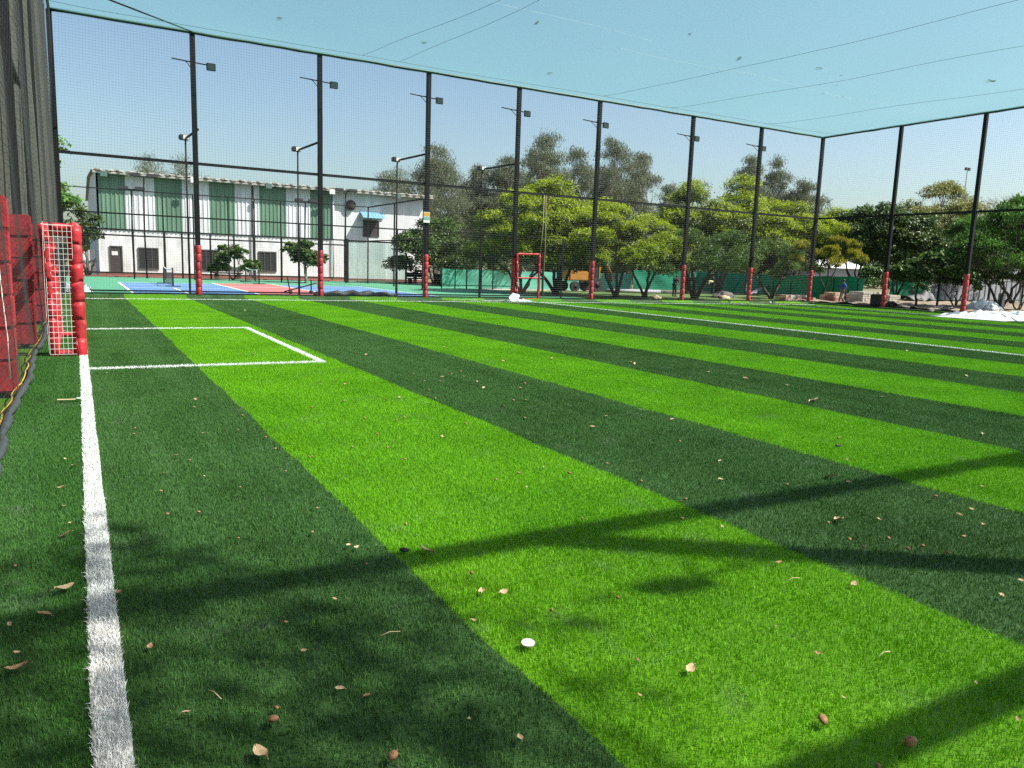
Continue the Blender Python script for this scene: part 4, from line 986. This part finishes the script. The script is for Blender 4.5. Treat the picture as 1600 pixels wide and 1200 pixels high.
# white shed and walls
g = atY(1290, 440, 66)
sh = empty('shed', (float(atY(1320, 440, 66)[0]), 66, 0), 'white roofed shed showing under the trees near the corner post', 'building')
x0, x1 = float(atY(1268, 420, 66)[0]), float(atY(1352, 420, 66)[0]); z0, z1 = float(atY(1310, 431, 66)[2]), float(atY(1310, 419, 66)[2]); z2 = float(atY(1310, 408, 66)[2])
loc(sh, MB().box(x0, x1, 66, 72, 0, z1)).build('wall', K['wall_grey'], sh)
loc(sh, MB().add([(x0-.4, 65.5, z1), (x1+.4, 65.5, z1), (x1+.2, 69, z2+.2), (x0+.2, 69, z2+.2), (x0-.4, 72.5, z1), (x1+.4, 72.5, z1)], [(0,1,2,3), (3,2,5,4)])).build('roof', K['plaster'], sh)
ww = MB(); W0 = atZ(1452, 470); W1 = atY(1640, 470, W0[1]); hz = float(atY(1500, 434, W0[1])[2])
wl = empty('sheet_wall', (W0[0], W0[1], 0), 'pale grey sheet wall behind the limewashed trunk at the right', 'wall')
loc(wl, corr(W0[0], W1[0]+8, 0, hz, W0[1], .8, .06)).build('panel', K['wall_grey'], wl)
loc(wl, MB().box(W0[0], W1[0]+8, W0[1]+.05, W0[1]+.12, hz-.1, hz)).build('cap_rail', K['plaster'], wl)
g0 = atZ(1463, 485); g1 = atZ(1542, 483)
f6 = empty('rail_fence', (g0[0], g0[1], 0), 'thin black post and rail fence crossing before the grey sheet wall', 'fence')
d = (g1-g0)
for t in (0, 1, 1.8): q = g0+d*t; loc(f6, MB().box(q[0]-.045, q[0]+.045, q[1]-.045, q[1]+.045, 0, 1.75)).build('post', K['black_steel'], f6)
loc(f6, MB().tube([g0+np.array([0, -.05, 1.72]), g0+d*1.8+np.array([0, -.05, 1.72])], .035, 6).tube([g0+np.array([0, -.05, .55]), g0+d*1.8+np.array([0, -.05, .55])], .03, 6)).build('rail', K['black_steel'], f6)
for px, py, wx, hz_, lab in ((1500, 470, 1.0, .75, 'low dark stone block stack left of the last padded post'), (1517, 470, .9, .7, 'dark stone block right of the last padded post'), (1548, 470, 1.2, .6, 'dark stone heap beside the limewashed trunk')):
    g = atZ(px, py); s_ = MB()
    for k in range(3):
        for j in range(2): s_.bbox(g[0]-wx+j*wx+.02, g[0]-wx+(j+1)*wx-.02, g[1]+.0, g[1]+.5, hz_*k/3+.005, hz_*(k+1)/3-.005, .02)
    tag(s_.build('stone_stack', K['stone']), lab, 'stones')
# mast and far house
g = atY(1512, 264, 95); mst = empty('light_mast', (g[0], 95, 0), 'distant thin mast with lamps above the olive tree', 'mast')
loc(mst, MB().tube([(g[0]-.6, 95, 0), (g[0]-.2, 95, g[2]*.6), (g[0], 95, g[2])], .09, 6)).build('pole', K['frame_dark'], mst)
for s in (-1, 1): loc(mst, MB().bbox(g[0]+s*.45-.32, g[0]+s*.45+.32, 94.8, 95.2, g[2]-.3, g[2]+.25, .05)).build('lamp_head', K['frame_dark'], mst)
g = atY(1600, 420, 90); fh = empty('far_house', (g[0]+4, 90, 0), 'pale grey house wall far behind the trees at the right edge', 'building')
loc(fh, MB().box(g[0]-4, g[0]+14, 90, 100, 0, 7.5)).build('wall', K['wall_grey'], fh); loc(fh, MB().box(g[0]-4.3, g[0]+14.3, 89.6, 100.4, 7.502, 7.8)).build('roof', K['roof'], fh)
for k in range(3): loc(fh, MB().box(g[0]-2+k*3, g[0]-.6+k*3, 89.95, 89.998, 3, 4.8)).build('window', K['dark_glass'], fh)

# ------------------------------------------------------------------ stacks, rubble, heap
def stack(label, px0, px1, pyb, pyt, nx, nz, mats, seed, depth=.9, name='brick_stack', miss=.1, ragged=0):
    rg = random.Random(seed); a, b_ = atZ(px0, pyb), atZ(px1, pyb); Y = (a[1]+b_[1])/2; x0, x1 = float(atY(px0, pyb, Y)[0]), float(atY(px1, pyb, Y)[0]); H = float(atY((px0+px1)/2, pyt, Y)[2])
    mb = MB(); bw = (x1-x0)/nx; bh = H/nz
    for i in range(nx):
        top = nz-(rg.randint(0, ragged) if ragged else 0)
        for k in range(top):
            for j in range(2):
                if k == nz-1 and rg.random() < miss: continue
                mb.box(x0+i*bw+.012, x0+(i+1)*bw-.012+rg.uniform(-.006, .006), Y+j*depth/2+rg.uniform(-.015, .015), Y+(j+1)*depth/2-.012, k*bh+.003, (k+1)*bh-.012, rg.randint(0, len(mats)-1))
    o = mb.build(name, [K[m] for m in mats]); return tag(o, label, 'bricks')
stack('low row of red and tan bricks left of the corner post', 1227, 1262, 471, 461, 9, 3, ['brick_red', 'brick_tan', 'pave'], 1, ragged=1)
stack('small heap of tan bricks right of the corner post', 1270, 1281, 473, 465, 3, 2, ['brick_tan', 'brick_red'], 2, ragged=1)
stack('square pile of tan bricks behind the legs of the man in blue', 1298, 1324, 475, 457, 4, 4, ['brick_tan', 'brick_red', 'brick_tan'], 3)
stack('tall pallet of grey concrete blocks left of the first post beyond the corner', 1347, 1363, 477, 456, 4, 6, ['block', 'block', 'pave'], 4, 1.2)
stack('tall pallet of grey concrete blocks touching the first post beyond the corner', 1364, 1380, 476, 456, 4, 6, ['block', 'pave', 'block'], 5, 1.2)
stack('low pallet of grey blocks right of the first post beyond the corner', 1389, 1406, 477, 461, 4, 5, ['block', 'pave'], 6, 1.2)
g = atZ(1371, 481); dr = MB().tube([(0, 0, 0), (0, 0, .08), (0, 0, .7), (0, 0, .75)], [.34, .40, .42, .43], 16, 0, True, False).tube([(0, 0, .751), (0, 0, .76)], [.34, .34], 16).build('drum', K['tarp']); dr.location = g; tag(dr, 'dark round drum before the block pallets', 'drum')
for px, py, r_, lab in ((1379, 482, .20, 'black rubber pipe roll lying left of the first post beyond the corner'), (1394, 482, .24, 'black rubber pipe roll lying right of the first post beyond the corner')):
    g = atZ(px, py); o = MB().tube([(r_*math.cos(t)*1.5, r_*math.sin(t)*.6, r_*.8+.12*math.sin(t)) for t in np.linspace(0, 2*math.pi*2, 30)], .09, 8).build('pipe_roll', K['rubber']); o.location = g; tag(o, lab, 'pipe')
g = atZ(1432, 474); wb_ = loose_sheet(-1.4, 1.5, -.4, .5, .05, 14, 6, .5, 4, lambda u, v: .55*math.sin(math.pi*v)*(.4+.6*u)).build('tarpaulin', K['tarp']); wb_.location = g; tag(wb_, 'crumpled dark tarpaulin over rubble by the short green screen', 'tarpaulin')
g = atZ(1440, 473.5); tl = loose_sheet(-.8, .8, -.3, .2, .04, 10, 4, .35, 6).build('tarpaulin', K['teal']); tl.location = g-np.array([0, .5, 0]); tag(tl, 'small teal sheet lying in front of the dark tarpaulin', 'tarpaulin')
RB = random.Random(9)
for i in range(40):
    x, y = RB.uniform(39.4, 50), RB.uniform(20, 31.5); q = RB.uniform(.05, .17)
    crumpled('rock', x, y, .0, q*1.4, q, q*.8, 'pave' if i % 3 else 'brick_tan', 'small broken stone scattered on the bare soil beyond the right end fence', 'rock', 300+i, 2, 'broken stones on the bare soil')
for i, (px, py, s_) in enumerate(((1412, 484, .3), (1448, 484, .25), (1466, 486, .35), (1474, 486.5, .3), (1486, 486, .25), (1492, 487, .22), (1455, 488, .2))):
    g = atZ(px, py); crumpled('rock', g[0], g[1], .0, s_*1.3, s_, s_*.8, 'pave' if i % 3 else 'stone', 'lump of rubble on the bare soil beside the right end fence', 'rock', 60+i, 3, 'rubble lumps by the right end fence')
def heap(x0, x1, y0, y1):
    from mathutils import noise as mn
    nx, ny = 150, 60; V = []; F = []
    for i in range(nx+1):
        for j in range(ny+1):
            u, v = i/nx, j/ny; x = x0+(x1-x0)*u; y = y0+(y1-y0)*v
            e = min(1, u*12)*min(1, (1-u)*12)*math.sin(math.pi*v)**.6
            h = .16+.20*(.5+.5*mn.noise(Vector((x*.8, y*.8, 3))))+.30*abs(mn.noise(Vector((x*2.3, y*2.3, 7))))+.14*abs(mn.noise(Vector((x*6, y*6, 1))))
            V.append((x+.25*mn.noise(Vector((x*.9, 2, v*2))), y+.45*mn.noise(Vector((x*.9, 5, 0)))+.06*mn.noise(Vector((x*4, y*4, 9))), .02+e*h*.72))
    for i in range(nx):
        for j in range(ny): a = i*(ny+1)+j; F.append((a, a+ny+1, a+ny+2, a+1))
    return MB().add(V, F, 0, True)
o = loose_sheet(39.3, 60, 20, 34, -.015, 40, 30, .32, 3).build('soil_mound', K['soil']); tag(o, kind='structure')
for i, (px, py, a_, b__, c_) in enumerate(((1524, 487, .55, .5, .42), (1541, 487, .85, .5, .50), (1534, 484, .6, .5, .62), (1552, 488, .45, .4, .45), (1547, 491, .42, .38, .40))):
    g = atY(px, py, 24.5-.3*i); crumpled('sack', g[0], g[1], .06, a_, b__, c_, 'sack' if i != 4 else 'plastic', ['lowest white sack at the left of the sack pile', 'widest white sack in the middle of the sack pile', 'topmost white sack of the pile by the last padded post', 'white sack at the right of the pile by the limewashed trunk', 'round white plastic bag in front of the sack pile'][i], 'sack', 80+i, 4)
hp = heap(34.0, 44, 18.2, 21.4).build('plastic_heap', K['plastic']); tag(hp, 'rumpled heap of translucent white plastic film on the turf at the right edge', 'plastic film')

# ------------------------------------------------------------------ people
def skin(name, joints, edges, rad, mat, parent, sub=2):
    me = bpy.data.meshes.new(name); ks = list(joints); ix = {k: i for i, k in enumerate(ks)}
    me.from_pydata([joints[k] for k in ks], [(ix[a], ix[b]) for a, b in edges], []); me.materials.append(mat)
    o = link(name, me, parent); m = o.modifiers.new('s', 'SKIN'); m.use_smooth_shade = True
    for k in ks:
        r = rad[k]; r = (r, r) if np.isscalar(r) else r
        me.skin_vertices[0].data[ix[k]].radius = r
    me.skin_vertices[0].data[0].use_root = True
    s = o.modifiers.new('u', 'SUBSURF'); s.levels = sub; s.render_levels = sub; return o
def person(label, loc_, H, rotz, pose, shirt, trouser, hat=None):
    o = empty('person', loc_, label, 'person'); o.rotation_euler.z = rotz; o.scale = (H/1.7,)*3
    J = dict(pelvis=(0, 0, .92), waist=(0, 0, 1.08), chest=(0, .01, 1.30), neck=(0, 0, 1.46), head=(0, .01, 1.56), crown=(0, .01, 1.66),
             shl=(-.18, 0, 1.41), ell=(-.23, .02, 1.14), wrl=(-.22, .10, .90), hdl=(-.22, .13, .80), shr=(.18, 0, 1.41), elr=(.23, .02, 1.14), wrr=(.22, .10, .90), hdr=(.22, .13, .80),
             hil=(-.10, 0, .88), knl=(-.11, .04, .48), anl=(-.11, .0, .08), tol=(-.12, .15, .03), hir=(.10, 0, .88), knr=(.11, .04, .48), anr=(.11, 0, .08), tor=(.12, .15, .03))
    J.update(pose)
    E = [('pelvis','waist'),('waist','chest'),('chest','neck'),('neck','head'),('head','crown'),('chest','shl'),('shl','ell'),('ell','wrl'),('wrl','hdl'),('chest','shr'),('shr','elr'),('elr','wrr'),('wrr','hdr'),
         ('pelvis','hil'),('hil','knl'),('knl','anl'),('anl','tol'),('pelvis','hir'),('hir','knr'),('knr','anr'),('anr','tor')]
    Rr = dict(pelvis=.12, waist=.12, chest=(.14, .11), neck=.055, head=(.085, .095), crown=.07, shl=.06, ell=.045, wrl=.032, hdl=.035, shr=.06, elr=.045, wrr=.032, hdr=.035,
              hil=.085, knl=.06, anl=.042, tol=.035, hir=.085, knr=.06, anr=.042, tor=.035)
    skin('body', J, E, Rr, K['skin'], o)
    sel = ('pelvis','waist','chest','shl','ell','shr','elr'); R2 = dict(pelvis=.145, waist=.145, chest=(.165, .135), shl=.08, ell=.062, shr=.08, elr=.062)
    skin('shirt', {k: J[k] for k in sel}, [e for e in E if e[0] in sel and e[1] in sel], R2, K[shirt], o)
    sel = ('pelvis','hil','knl','anl','hir','knr','anr'); R3 = dict(pelvis=.138, hil=.105, knl=.082, anl=.066, hir=.105, knr=.082, anr=.066)
    skin('trousers', {k: J[k] for k in sel}, [e for e in E if e[0] in sel and e[1] in sel], R3, K[trouser], o)
    for a, b_ in (('anl', 'tol'), ('anr', 'tor')): p, q = np.array(J[a]), np.array(J[b_]); MB().tube([p-np.array([0, .05, .02]), p*.5+q*.5-np.array([0, 0, .005]), q+np.array([0, .02, 0])], [.05, .05, .035], 8).build('shoe', K['sandal'], o)
    h = np.array(J['head'])*.4+np.array(J['crown'])*.6; n = np.array(J['crown'])-np.array(J['head'])
    MB().ell(h+n*.25+np.array([0, -.012, 0]), (.098, .108, .10), 12, 8, 0, .03, 1, -.1).build('hair' if not hat else 'cap', K[hat or 'hair'], o)
    f = np.array(J['head'])+n*.15; MB().ell(f+np.array([0, .098, 0]), (.014, .022, .022), 8, 6).build('nose', K['skin'], o)
    return o
g = atZ(1315, 475.5)
person('man in a blue shirt and grey trousers walking past the brick pile', g, 1.5, R(62), dict(knl=(-.10, .20, .50), anl=(-.10, .24, .10), tol=(-.11, .40, .06), hir=(.10, 0, .88), knr=(.11, .02, .48), anr=(.11, -.26, .13), tor=(.12, -.16, .04),
      ell=(-.24, -.12, 1.16), wrl=(-.24, -.10, .92), hdl=(-.24, -.07, .83), elr=(.24, .10, 1.15), wrr=(.22, .24, .96), hdr=(.22, .28, .88)), 'blue_shirt', 'grey_trouser')
g = atZ(1053, 463.5)
person('dark clothed worker standing left of the sixth padded post', g, 1.45, R(-80), dict(chest=(0, .08, 1.28), neck=(0, .14, 1.42), head=(0, .19, 1.50), crown=(0, .23, 1.59), shl=(-.18, .10, 1.38), shr=(.18, .10, 1.38), ell=(-.22, .18, 1.13), wrl=(-.18, .34, .98), hdl=(-.17, .40, .92), elr=(.22, .18, 1.13), wrr=(.18, .34, .98), hdr=(.17, .40, .92)), 'dark_cloth', 'dark_cloth')
BEND = dict(waist=(0, .14, 1.02), chest=(0, .36, 1.08), neck=(0, .52, 1.06), head=(0, .62, 1.02), crown=(0, .70, .98), shl=(-.18, .44, 1.06), shr=(.18, .44, 1.06), ell=(-.2, .48, .80), elr=(.2, .48, .80), wrl=(-.15, .58, .58), wrr=(.15, .58, .58), hdl=(-.13, .62, .49), hdr=(.13, .62, .49))
g = atZ(1113, 459.5)
person('worker in a pale yellow shirt bending over beside the dark mound', g, 1.6, R(70), BEND, 'pale_yellow', 'dark_cloth', 'pale_yellow')
g = atZ(648, 444)
person('dark clothed person bending over at the building end', g, 1.65, R(-70), BEND, 'dark_cloth', 'dark_cloth')
SIT = dict(pelvis=(0, 0, .42), waist=(0, -.02, .60), chest=(0, .02, .82), neck=(0, .05, .97), head=(0, .08, 1.06), crown=(0, .09, 1.16), shl=(-.18, .03, .92), shr=(.18, .03, .92), ell=(-.22, .16, .68), elr=(.22, .16, .68), wrl=(-.16, .36, .60), wrr=(.16, .36, .60), hdl=(-.14, .43, .57), hdr=(.14, .43, .57),
           hil=(-.1, .02, .40), hir=(.1, .02, .40), knl=(-.12, .42, .44), knr=(.12, .42, .44), anl=(-.12, .40, .08), anr=(.12, .40, .08), tol=(-.13, .54, .03), tor=(.13, .54, .03))
g = atZ(1425, 470)
person('worker sitting on rubble before the short green screen', g, 1.55, R(60), SIT, 'stone', 'grey_trouser', 'hair'); tag(MB().bbox(g[0]-.3, g[0]+.3, g[1]-.25, g[1]+.2, 0, .31, .04).build('stone_block', K['stone']), 'stone block under the sitting worker', 'stone')

# ------------------------------------------------------------------ orange digger, mound, pipes under the trees
g = atZ(958, 459); dg = empty('digger', (g[0], g[1]+4, 0), 'orange wheeled digger parked behind the trees', 'digger'); gx, gy_ = g[0], g[1]+4
loc(dg, MB().bbox(gx-1.3, gx+.4, gy_-.5, gy_+.5, .75, 1.45, .08).bbox(gx-1.5, gx-1.3, gy_-.45, gy_+.45, .8, 1.3, .03)).build('body', K['orange'], dg)
cab = loc(dg, MB().box(gx+.42, gx+1.35, gy_-.5, gy_+.5, 2.15, 2.25).box(gx+.42, gx+.5, gy_-.5, gy_-.42, .9, 2.15).box(gx+1.27, gx+1.35, gy_-.5, gy_-.42, .9, 2.15).box(gx+.42, gx+.5, gy_+.42, gy_+.5, .9, 2.15).box(gx+1.27, gx+1.35, gy_+.42, gy_+.5, .9, 2.15).box(gx+.42, gx+1.35, gy_-.5, gy_+.5, .7, .9)).build('cab', K['orange'], dg)
loc(dg, MB().box(gx+.5, gx+1.27, gy_-.46, gy_-.44, .9, 2.15)).build('pane', K['dark_glass'], cab)
loc(dg, MB().bbox(gx+.6, gx+1.1, gy_-.2, gy_+.2, .9, 1.3, .05)).build('seat', K['rubber'], cab)
for x, r_ in ((gx-1.0, .36), (gx+.9, .50)):
    for s in (-1, 1): wv = loc(dg, MB().tube([(x, gy_+s*.62, r_), (x, gy_+s*.86, r_)], r_, 20, 0, True, False)).build('wheel', K['rubber'], dg); loc(dg, MB().tube([(x, gy_+s*.60, r_), (x, gy_+s*.88, r_)], r_*.45, 14)).build('rim', K['black_steel'], wv)
loc(dg, MB().tube([(gx+1.35, gy_, 1.0), (gx+2.0, gy_, 2.4)], .13, 8).tube([(gx+2.0, gy_, 2.4), (gx+2.7, gy_, 1.3)], .10, 8)).build('arm', K['orange'], dg)
loc(dg, MB().add([(gx+2.5, gy_-.35, 1.3), (gx+2.9, gy_-.35, 1.3), (gx+2.95, gy_-.35, .8), (gx+2.6, gy_-.35, .75), (gx+2.5, gy_+.35, 1.3), (gx+2.9, gy_+.35, 1.3), (gx+2.95, gy_+.35, .8), (gx+2.6, gy_+.35, .75)], [(0,1,2,3), (7,6,5,4), (1,5,6,2), (2,6,7,3), (3,7,4,0)])).build('bucket', K['stone'], dg)
g = atZ(1130, 465); crumpled('soil_heap', g[0], g[1], -.1, 1.3, .7, .55, 'stone', 'low dark mound of earth between the sixth and seventh padded posts', 'earth', 5, 4)
for px, py, lab, m in ((1132, 467.5, 'pinkish stone slab leaning on the dark earth mound', 'brick_tan'), (1025, 468, 'flat pink stone lying on the kerb left of the sixth padded post', 'brick_tan')):
    g = atZ(px, py); crumpled('stone_slab', g[0], g[1], .02, .4, .25, .22, m, lab, 'stone', int(px), 3)
g = atZ(975, 459.5); pl = MB().tube([(g[0]-1.5, g[1], .22), (g[0]+3.4, g[1]+.3, .20)], .13, 10).build('steel_pipe', K['wall_grey']); tag(pl, 'long grey pipe lying on the ground under the lime trees', 'pipe')
g = atZ(1190, 462); ls = loose_sheet(-1.0, 1.1, -.3, .3, .05, 14, 6, .35, 8, lambda u, v: .9*u).build('tarpaulin', K['wall_grey']); ls.location = g; tag(ls, 'grey sheet propped against the leaning trunk by the seventh padded post', 'tarpaulin')

# ------------------------------------------------------------------ leaf litter
def leaf_proto(kind, seed):
    rg = random.Random(seed); mb = MB()
    if kind == 'leaf':
        n, mN = 5, 8; V = []; F = []
        for i in range(mN+1):
            t = i/mN; wd = .30*math.sin(math.pi*min(1, t*.93+.05))**.8
            for j in range(n): s = (j/(n-1)-.5)*2; V.append(((t-.5)+.05*s*s, s*wd*(1+rg.uniform(-.1, .1)), .12*abs(s)**1.5+.16*(t-.5)**2+.06*math.sin(t*5+seed)+rg.uniform(-.015, .015)))
        for i in range(mN):
            for j in range(n-1): a = i*n+j; F.append((a, a+n, a+n+1, a+1))
        mb.add(V, F, 0, True).tube([(-.5, 0, .05), (-.68, .04, .09)], .018, 5)
    else:
        mb.ell((0, 0, .2), (.42, .34, .27), 12, 8, 0, .12, seed).tube([(.4, 0, .22), (.52, .05, .30)], .04, 5)
    return mb
PROTO = {}
for k, nm in (('leaf', 'dry_leaf'), ('pod', 'seed_pod')):
    for s in range(4):
        me = leaf_proto(k, s).build(nm, K['dry' if k == 'leaf' else 'pod']); bpy.data.objects.remove(me if False else me, do_unlink=False) if False else None
        PROTO[(k, s)] = me.data; bpy.data.objects.remove(me)
PALE = {}
for s in range(4): PALE[s] = PROTO[('leaf', s)].copy(); PALE[s].materials.clear(); PALE[s].materials.append(K['dry_pale'])
LR = random.Random(4)
def litter(kind, px, py, size, label, group=None, pale=False, z=0.027, name=None, data=None):
    p = atZ(px, py, z) if z < 1 else atZ(px, py, z)
    s = LR.randrange(4); me = data or (PALE[s] if (pale and kind == 'leaf') else PROTO[(kind, s)])
    o = bpy.data.objects.new(name or ('dry_leaf' if kind == 'leaf' else 'seed_pod'), me); col.objects.link(o)
    o.location = (p[0], p[1], z); o.scale = (size,)*3; o.rotation_euler = (LR.uniform(-.35, .35), LR.uniform(-.35, .35), LR.uniform(0, 6.28))
    tag(o, label, 'leaf' if kind == 'leaf' else 'seed pod', group); return o
LL, LP_ = 'small dry brown leaf lying on the striped turf', 'small brown seed pod lying on the striped turf'
GL, GP = 'dry leaves scattered over the turf', 'seed pods scattered over the turf'
LEAF = [(96,761,.06),(98,791,.05),(110,817,.05),(185,925,.05),(15,975,.04),(26,1020,.05),(234,1010,.05),(254,739,.04),(319,744,.04),(115,727,.05),(102,717,.04),(291,1113,.04),(472,795,.03),(545,852,.06),(557,855,.05),
 (631,718,.04),(523,936,.04),(531,1076,.05),(574,1087,.045),(739,969,.04),(733,1123,.03),(926,667,.08),(850,730,.07),(948,650,.05),(1033,679,.05),(1125,720,.06),(1126,749,.06),(931,818,.04),(1092,846,.04),(1129,823,.04),
 (1000,1086,.03),(813,1153,.05),(1327,753,.07),(1375,710,.05),(1309,696,.05),(1518,795,.05),(1499,804,.06),(1373,811,.05),(1537,819,.05),(1506,838,.05),(1564,930,.06),(1596,907,.05),(1217,879,.06),(1334,912,.06),(1213,979,.04),(1278,1020,.04),
 (1318,1090,.03),(1525,1067,.03),(1590,1123,.03),(1507,684,.06),(1536,678,.09),(1325,718,.05),(590,582,.06),(621,582,.07),(647,584,.05),(664,595,.06),(691,589,.08),(706,584,.05),(746,596,.06),(756,606,.09),(814,606,.08),(670,618,.05),(785,635,.08),
 (540,600,.07),(624,621,.06),(604,625,.06),(691,675,.05),(691,682,.06),(510,669,.05),(484,714,.05),(694,542,.07),(786,564,.08),(572,554,.08),(201,534,.08),(166,583,.06),(306,624,.07),(232,645,.06),(317,677,.06),(374,672,.06),(276,711,.05),
 (414,492,.12),(985,566,.11),(992,568,.10),(862,560,.10),(1107,581,.10),(1165,591,.11),(1509,587,.12),(1453,508,.14),(1273,530,.12),(1418,548,.12),(810,475,.18),(383,485,.12),(475,1017,.05),(823,761,.04),(1536,760,.05),(1230,602,.08),(1380,620,.08),(1000,640,.06),(1050,655,.06)]
POD = [(24,885,.03),(251,768,.035),(310,801,.033),(372,842,.03),(375,762,.03),(446,737,.036),(483,714,.03),(495,795,.033),(488,832,.03),(634,820,.036),(775,750,.036),(737,896,.034),(446,973,.028),(820,654,.05),(889,740,.045),(810,740,.04),(1062,690,.04),(948,725,.04),
 (1002,753,.045),(1071,781,.043),(1066,811,.04),(910,811,.035),(966,935,.034),(862,955,.034),(995,1032,.03),(1230,758,.04),(1294,818,.04),(1327,844,.042),(1349,856,.036),(1388,842,.04),(1418,858,.04),(1442,854,.04),(1480,864,.042),(1462,776,.04),(1372,1198,.03),
 (432,1107,.028),(720,581,.05),(724,589,.05),(687,596,.05),(820,600,.06),(670,610,.045),(680,623,.045),(802,626,.05),(821,626,.05),(820,654,.05),(569,654,.045),(631,652,.045),(619,657,.04),(537,627,.045),(487,637,.04),(550,699,.04),(605,700,.04),(727,662,.045),(303,637,.045),
 (211,670,.04),(209,679,.04),(379,650,.045),(415,684,.04),(430,702,.04),(296,720,.035),(396,554,.06),(589,679,.04),(632,718,.035),(1310,685,.05),(1053,515,.08),(572,882,.03),(262,804,.035)]
for i, (px, py, s) in enumerate(LEAF):
    pal = i % 3 != 0
    litter('leaf', px, py, s*.74, LL if not pal else 'small pale tan dry leaf lying on the striped turf', GL, pale=pal)
for px, py, s in POD: litter('pod', px, py, s*.78, LP_, GP)
for px, py, s, k, p_, lab in ((100,919,.085,'leaf',True,'large pale curled dry leaf left of the white goal line near the shadow'), (27,1043,.075,'leaf',False,'large orange brown leaf near the left edge of the foreground'), (69,960,.06,'leaf',False,'brown leaf lying in the shadow band left of the goal line'),
    (101,836,.07,'leaf',False,'curled brown leaf left of the goal line above the shadow band'), (427,1127,.045,'pod',False,'large knobbly brown seed pod near the bottom of the dark stripe'), (615,1183,.045,'pod',False,'round brown seed pod at the bottom edge of the dark stripe'),
    (408,1177,.07,'leaf',True,'pale curled leaf at the bottom edge of the dark stripe'), (667,860,.09,'leaf',True,'pale leaf on the lime stripe just above the long shadow'), (753,924,.055,'leaf',True,'left of two pale leaf scraps just below the long shadow'), (786,925,.05,'leaf',True,'right of two pale leaf scraps just below the long shadow'),
    (1079,1045,.06,'leaf',True,'pale torn leaf right of the white disc on the lime stripe'), (1284,1127,.05,'pod',False,'flat brown pod at the lower right of the lime stripe'), (1424,1164,.062,'pod',False,'largest brown seed pod near the lower right corner'),
    (1312,812,.10,'leaf',True,'long curled pale leaf on the dark stripe between two shadows'), (1299,745,.10,'leaf',True,'long pale leaf on the dark stripe below the lime stripe edge'), (1272,626,.16,'leaf',True,'large pale leaf alone on the far dark stripe')):
    litter(k, px, py, s, lab, None, p_)
for px, py, lab in ((632, 860, 'black rubber scrap on the edge of the lime stripe by the shadow'), (1309, 697, 'black rubber scrap on the lime stripe at the right')):
    g = atZ(px, py, .02); crumpled('rubber_scrap', g[0], g[1], .02, .03, .024, .016, 'dark_bit', lab, 'rubber scrap', px, 2)
g = atZ(825, 1005, .03)
dc = MB().tube([(0, 0, 0), (0, 0, .005)], [.029, .029], 28, 0, True, False).build('disc', K['disc']); dc.location = g; dc.rotation_euler = (R(6), R(-4), 0); tag(dc, 'white round plastic disc lying on the lime stripe', 'disc')
g = atZ(105, 626, .03); tp = loose_sheet(-.10, .09, -.03, .03, .0, 8, 3, .03, 3).build('tape_scrap', K['dry_pale']); tp.location = g; tag(tp, 'tan strip of cardboard left of the goal line before the goal', 'cardboard')
tp = loose_sheet(-.06, .07, -.03, .03, .0, 8, 3, .04, 5).build('tape_scrap', K['plastic']); tp.location = g+np.array([.14, .0, 0]); tag(tp, 'white torn scrap beside the tan cardboard strip', 'scrap')
for i, (px, py) in enumerate(((1382, 1022), (610, 990), (498, 600), (1240, 905), (335, 1085))):
    g = atZ(px, py, .03); a = LR.uniform(0, 3); o = MB().tube([(-.045*math.cos(a), -.045*math.sin(a), 0), (0, .006, .006), (.045*math.cos(a), .045*math.sin(a), 0)], .002, 5).build('straw', K['dry_pale']); o.location = g; tag(o, 'thin pale straw bent on the turf pile', 'straw', 'straws on the turf')
for i, (px, py, s) in enumerate(((437,29,.20),(663,67,.20),(839,36,.18),(859,115,.24),(1079,53,.20),(1155,92,.26),(1280,107,.22),(1315,118,.14),(1286,146,.12),(1308,133,.10),(1549,127,.34))):
    p = atZ(px, py, HT); zz = ceil_z(p[0], p[1])+.03; p = atZ(px, py, zz)
    litter('leaf', px, py, s, 'dark dry leaf resting on top of the overhead net' if i < 10 else 'largest curled leaf resting on the overhead net at the right', 'leaves fallen on the overhead net' if i < 10 else None, False, zz)
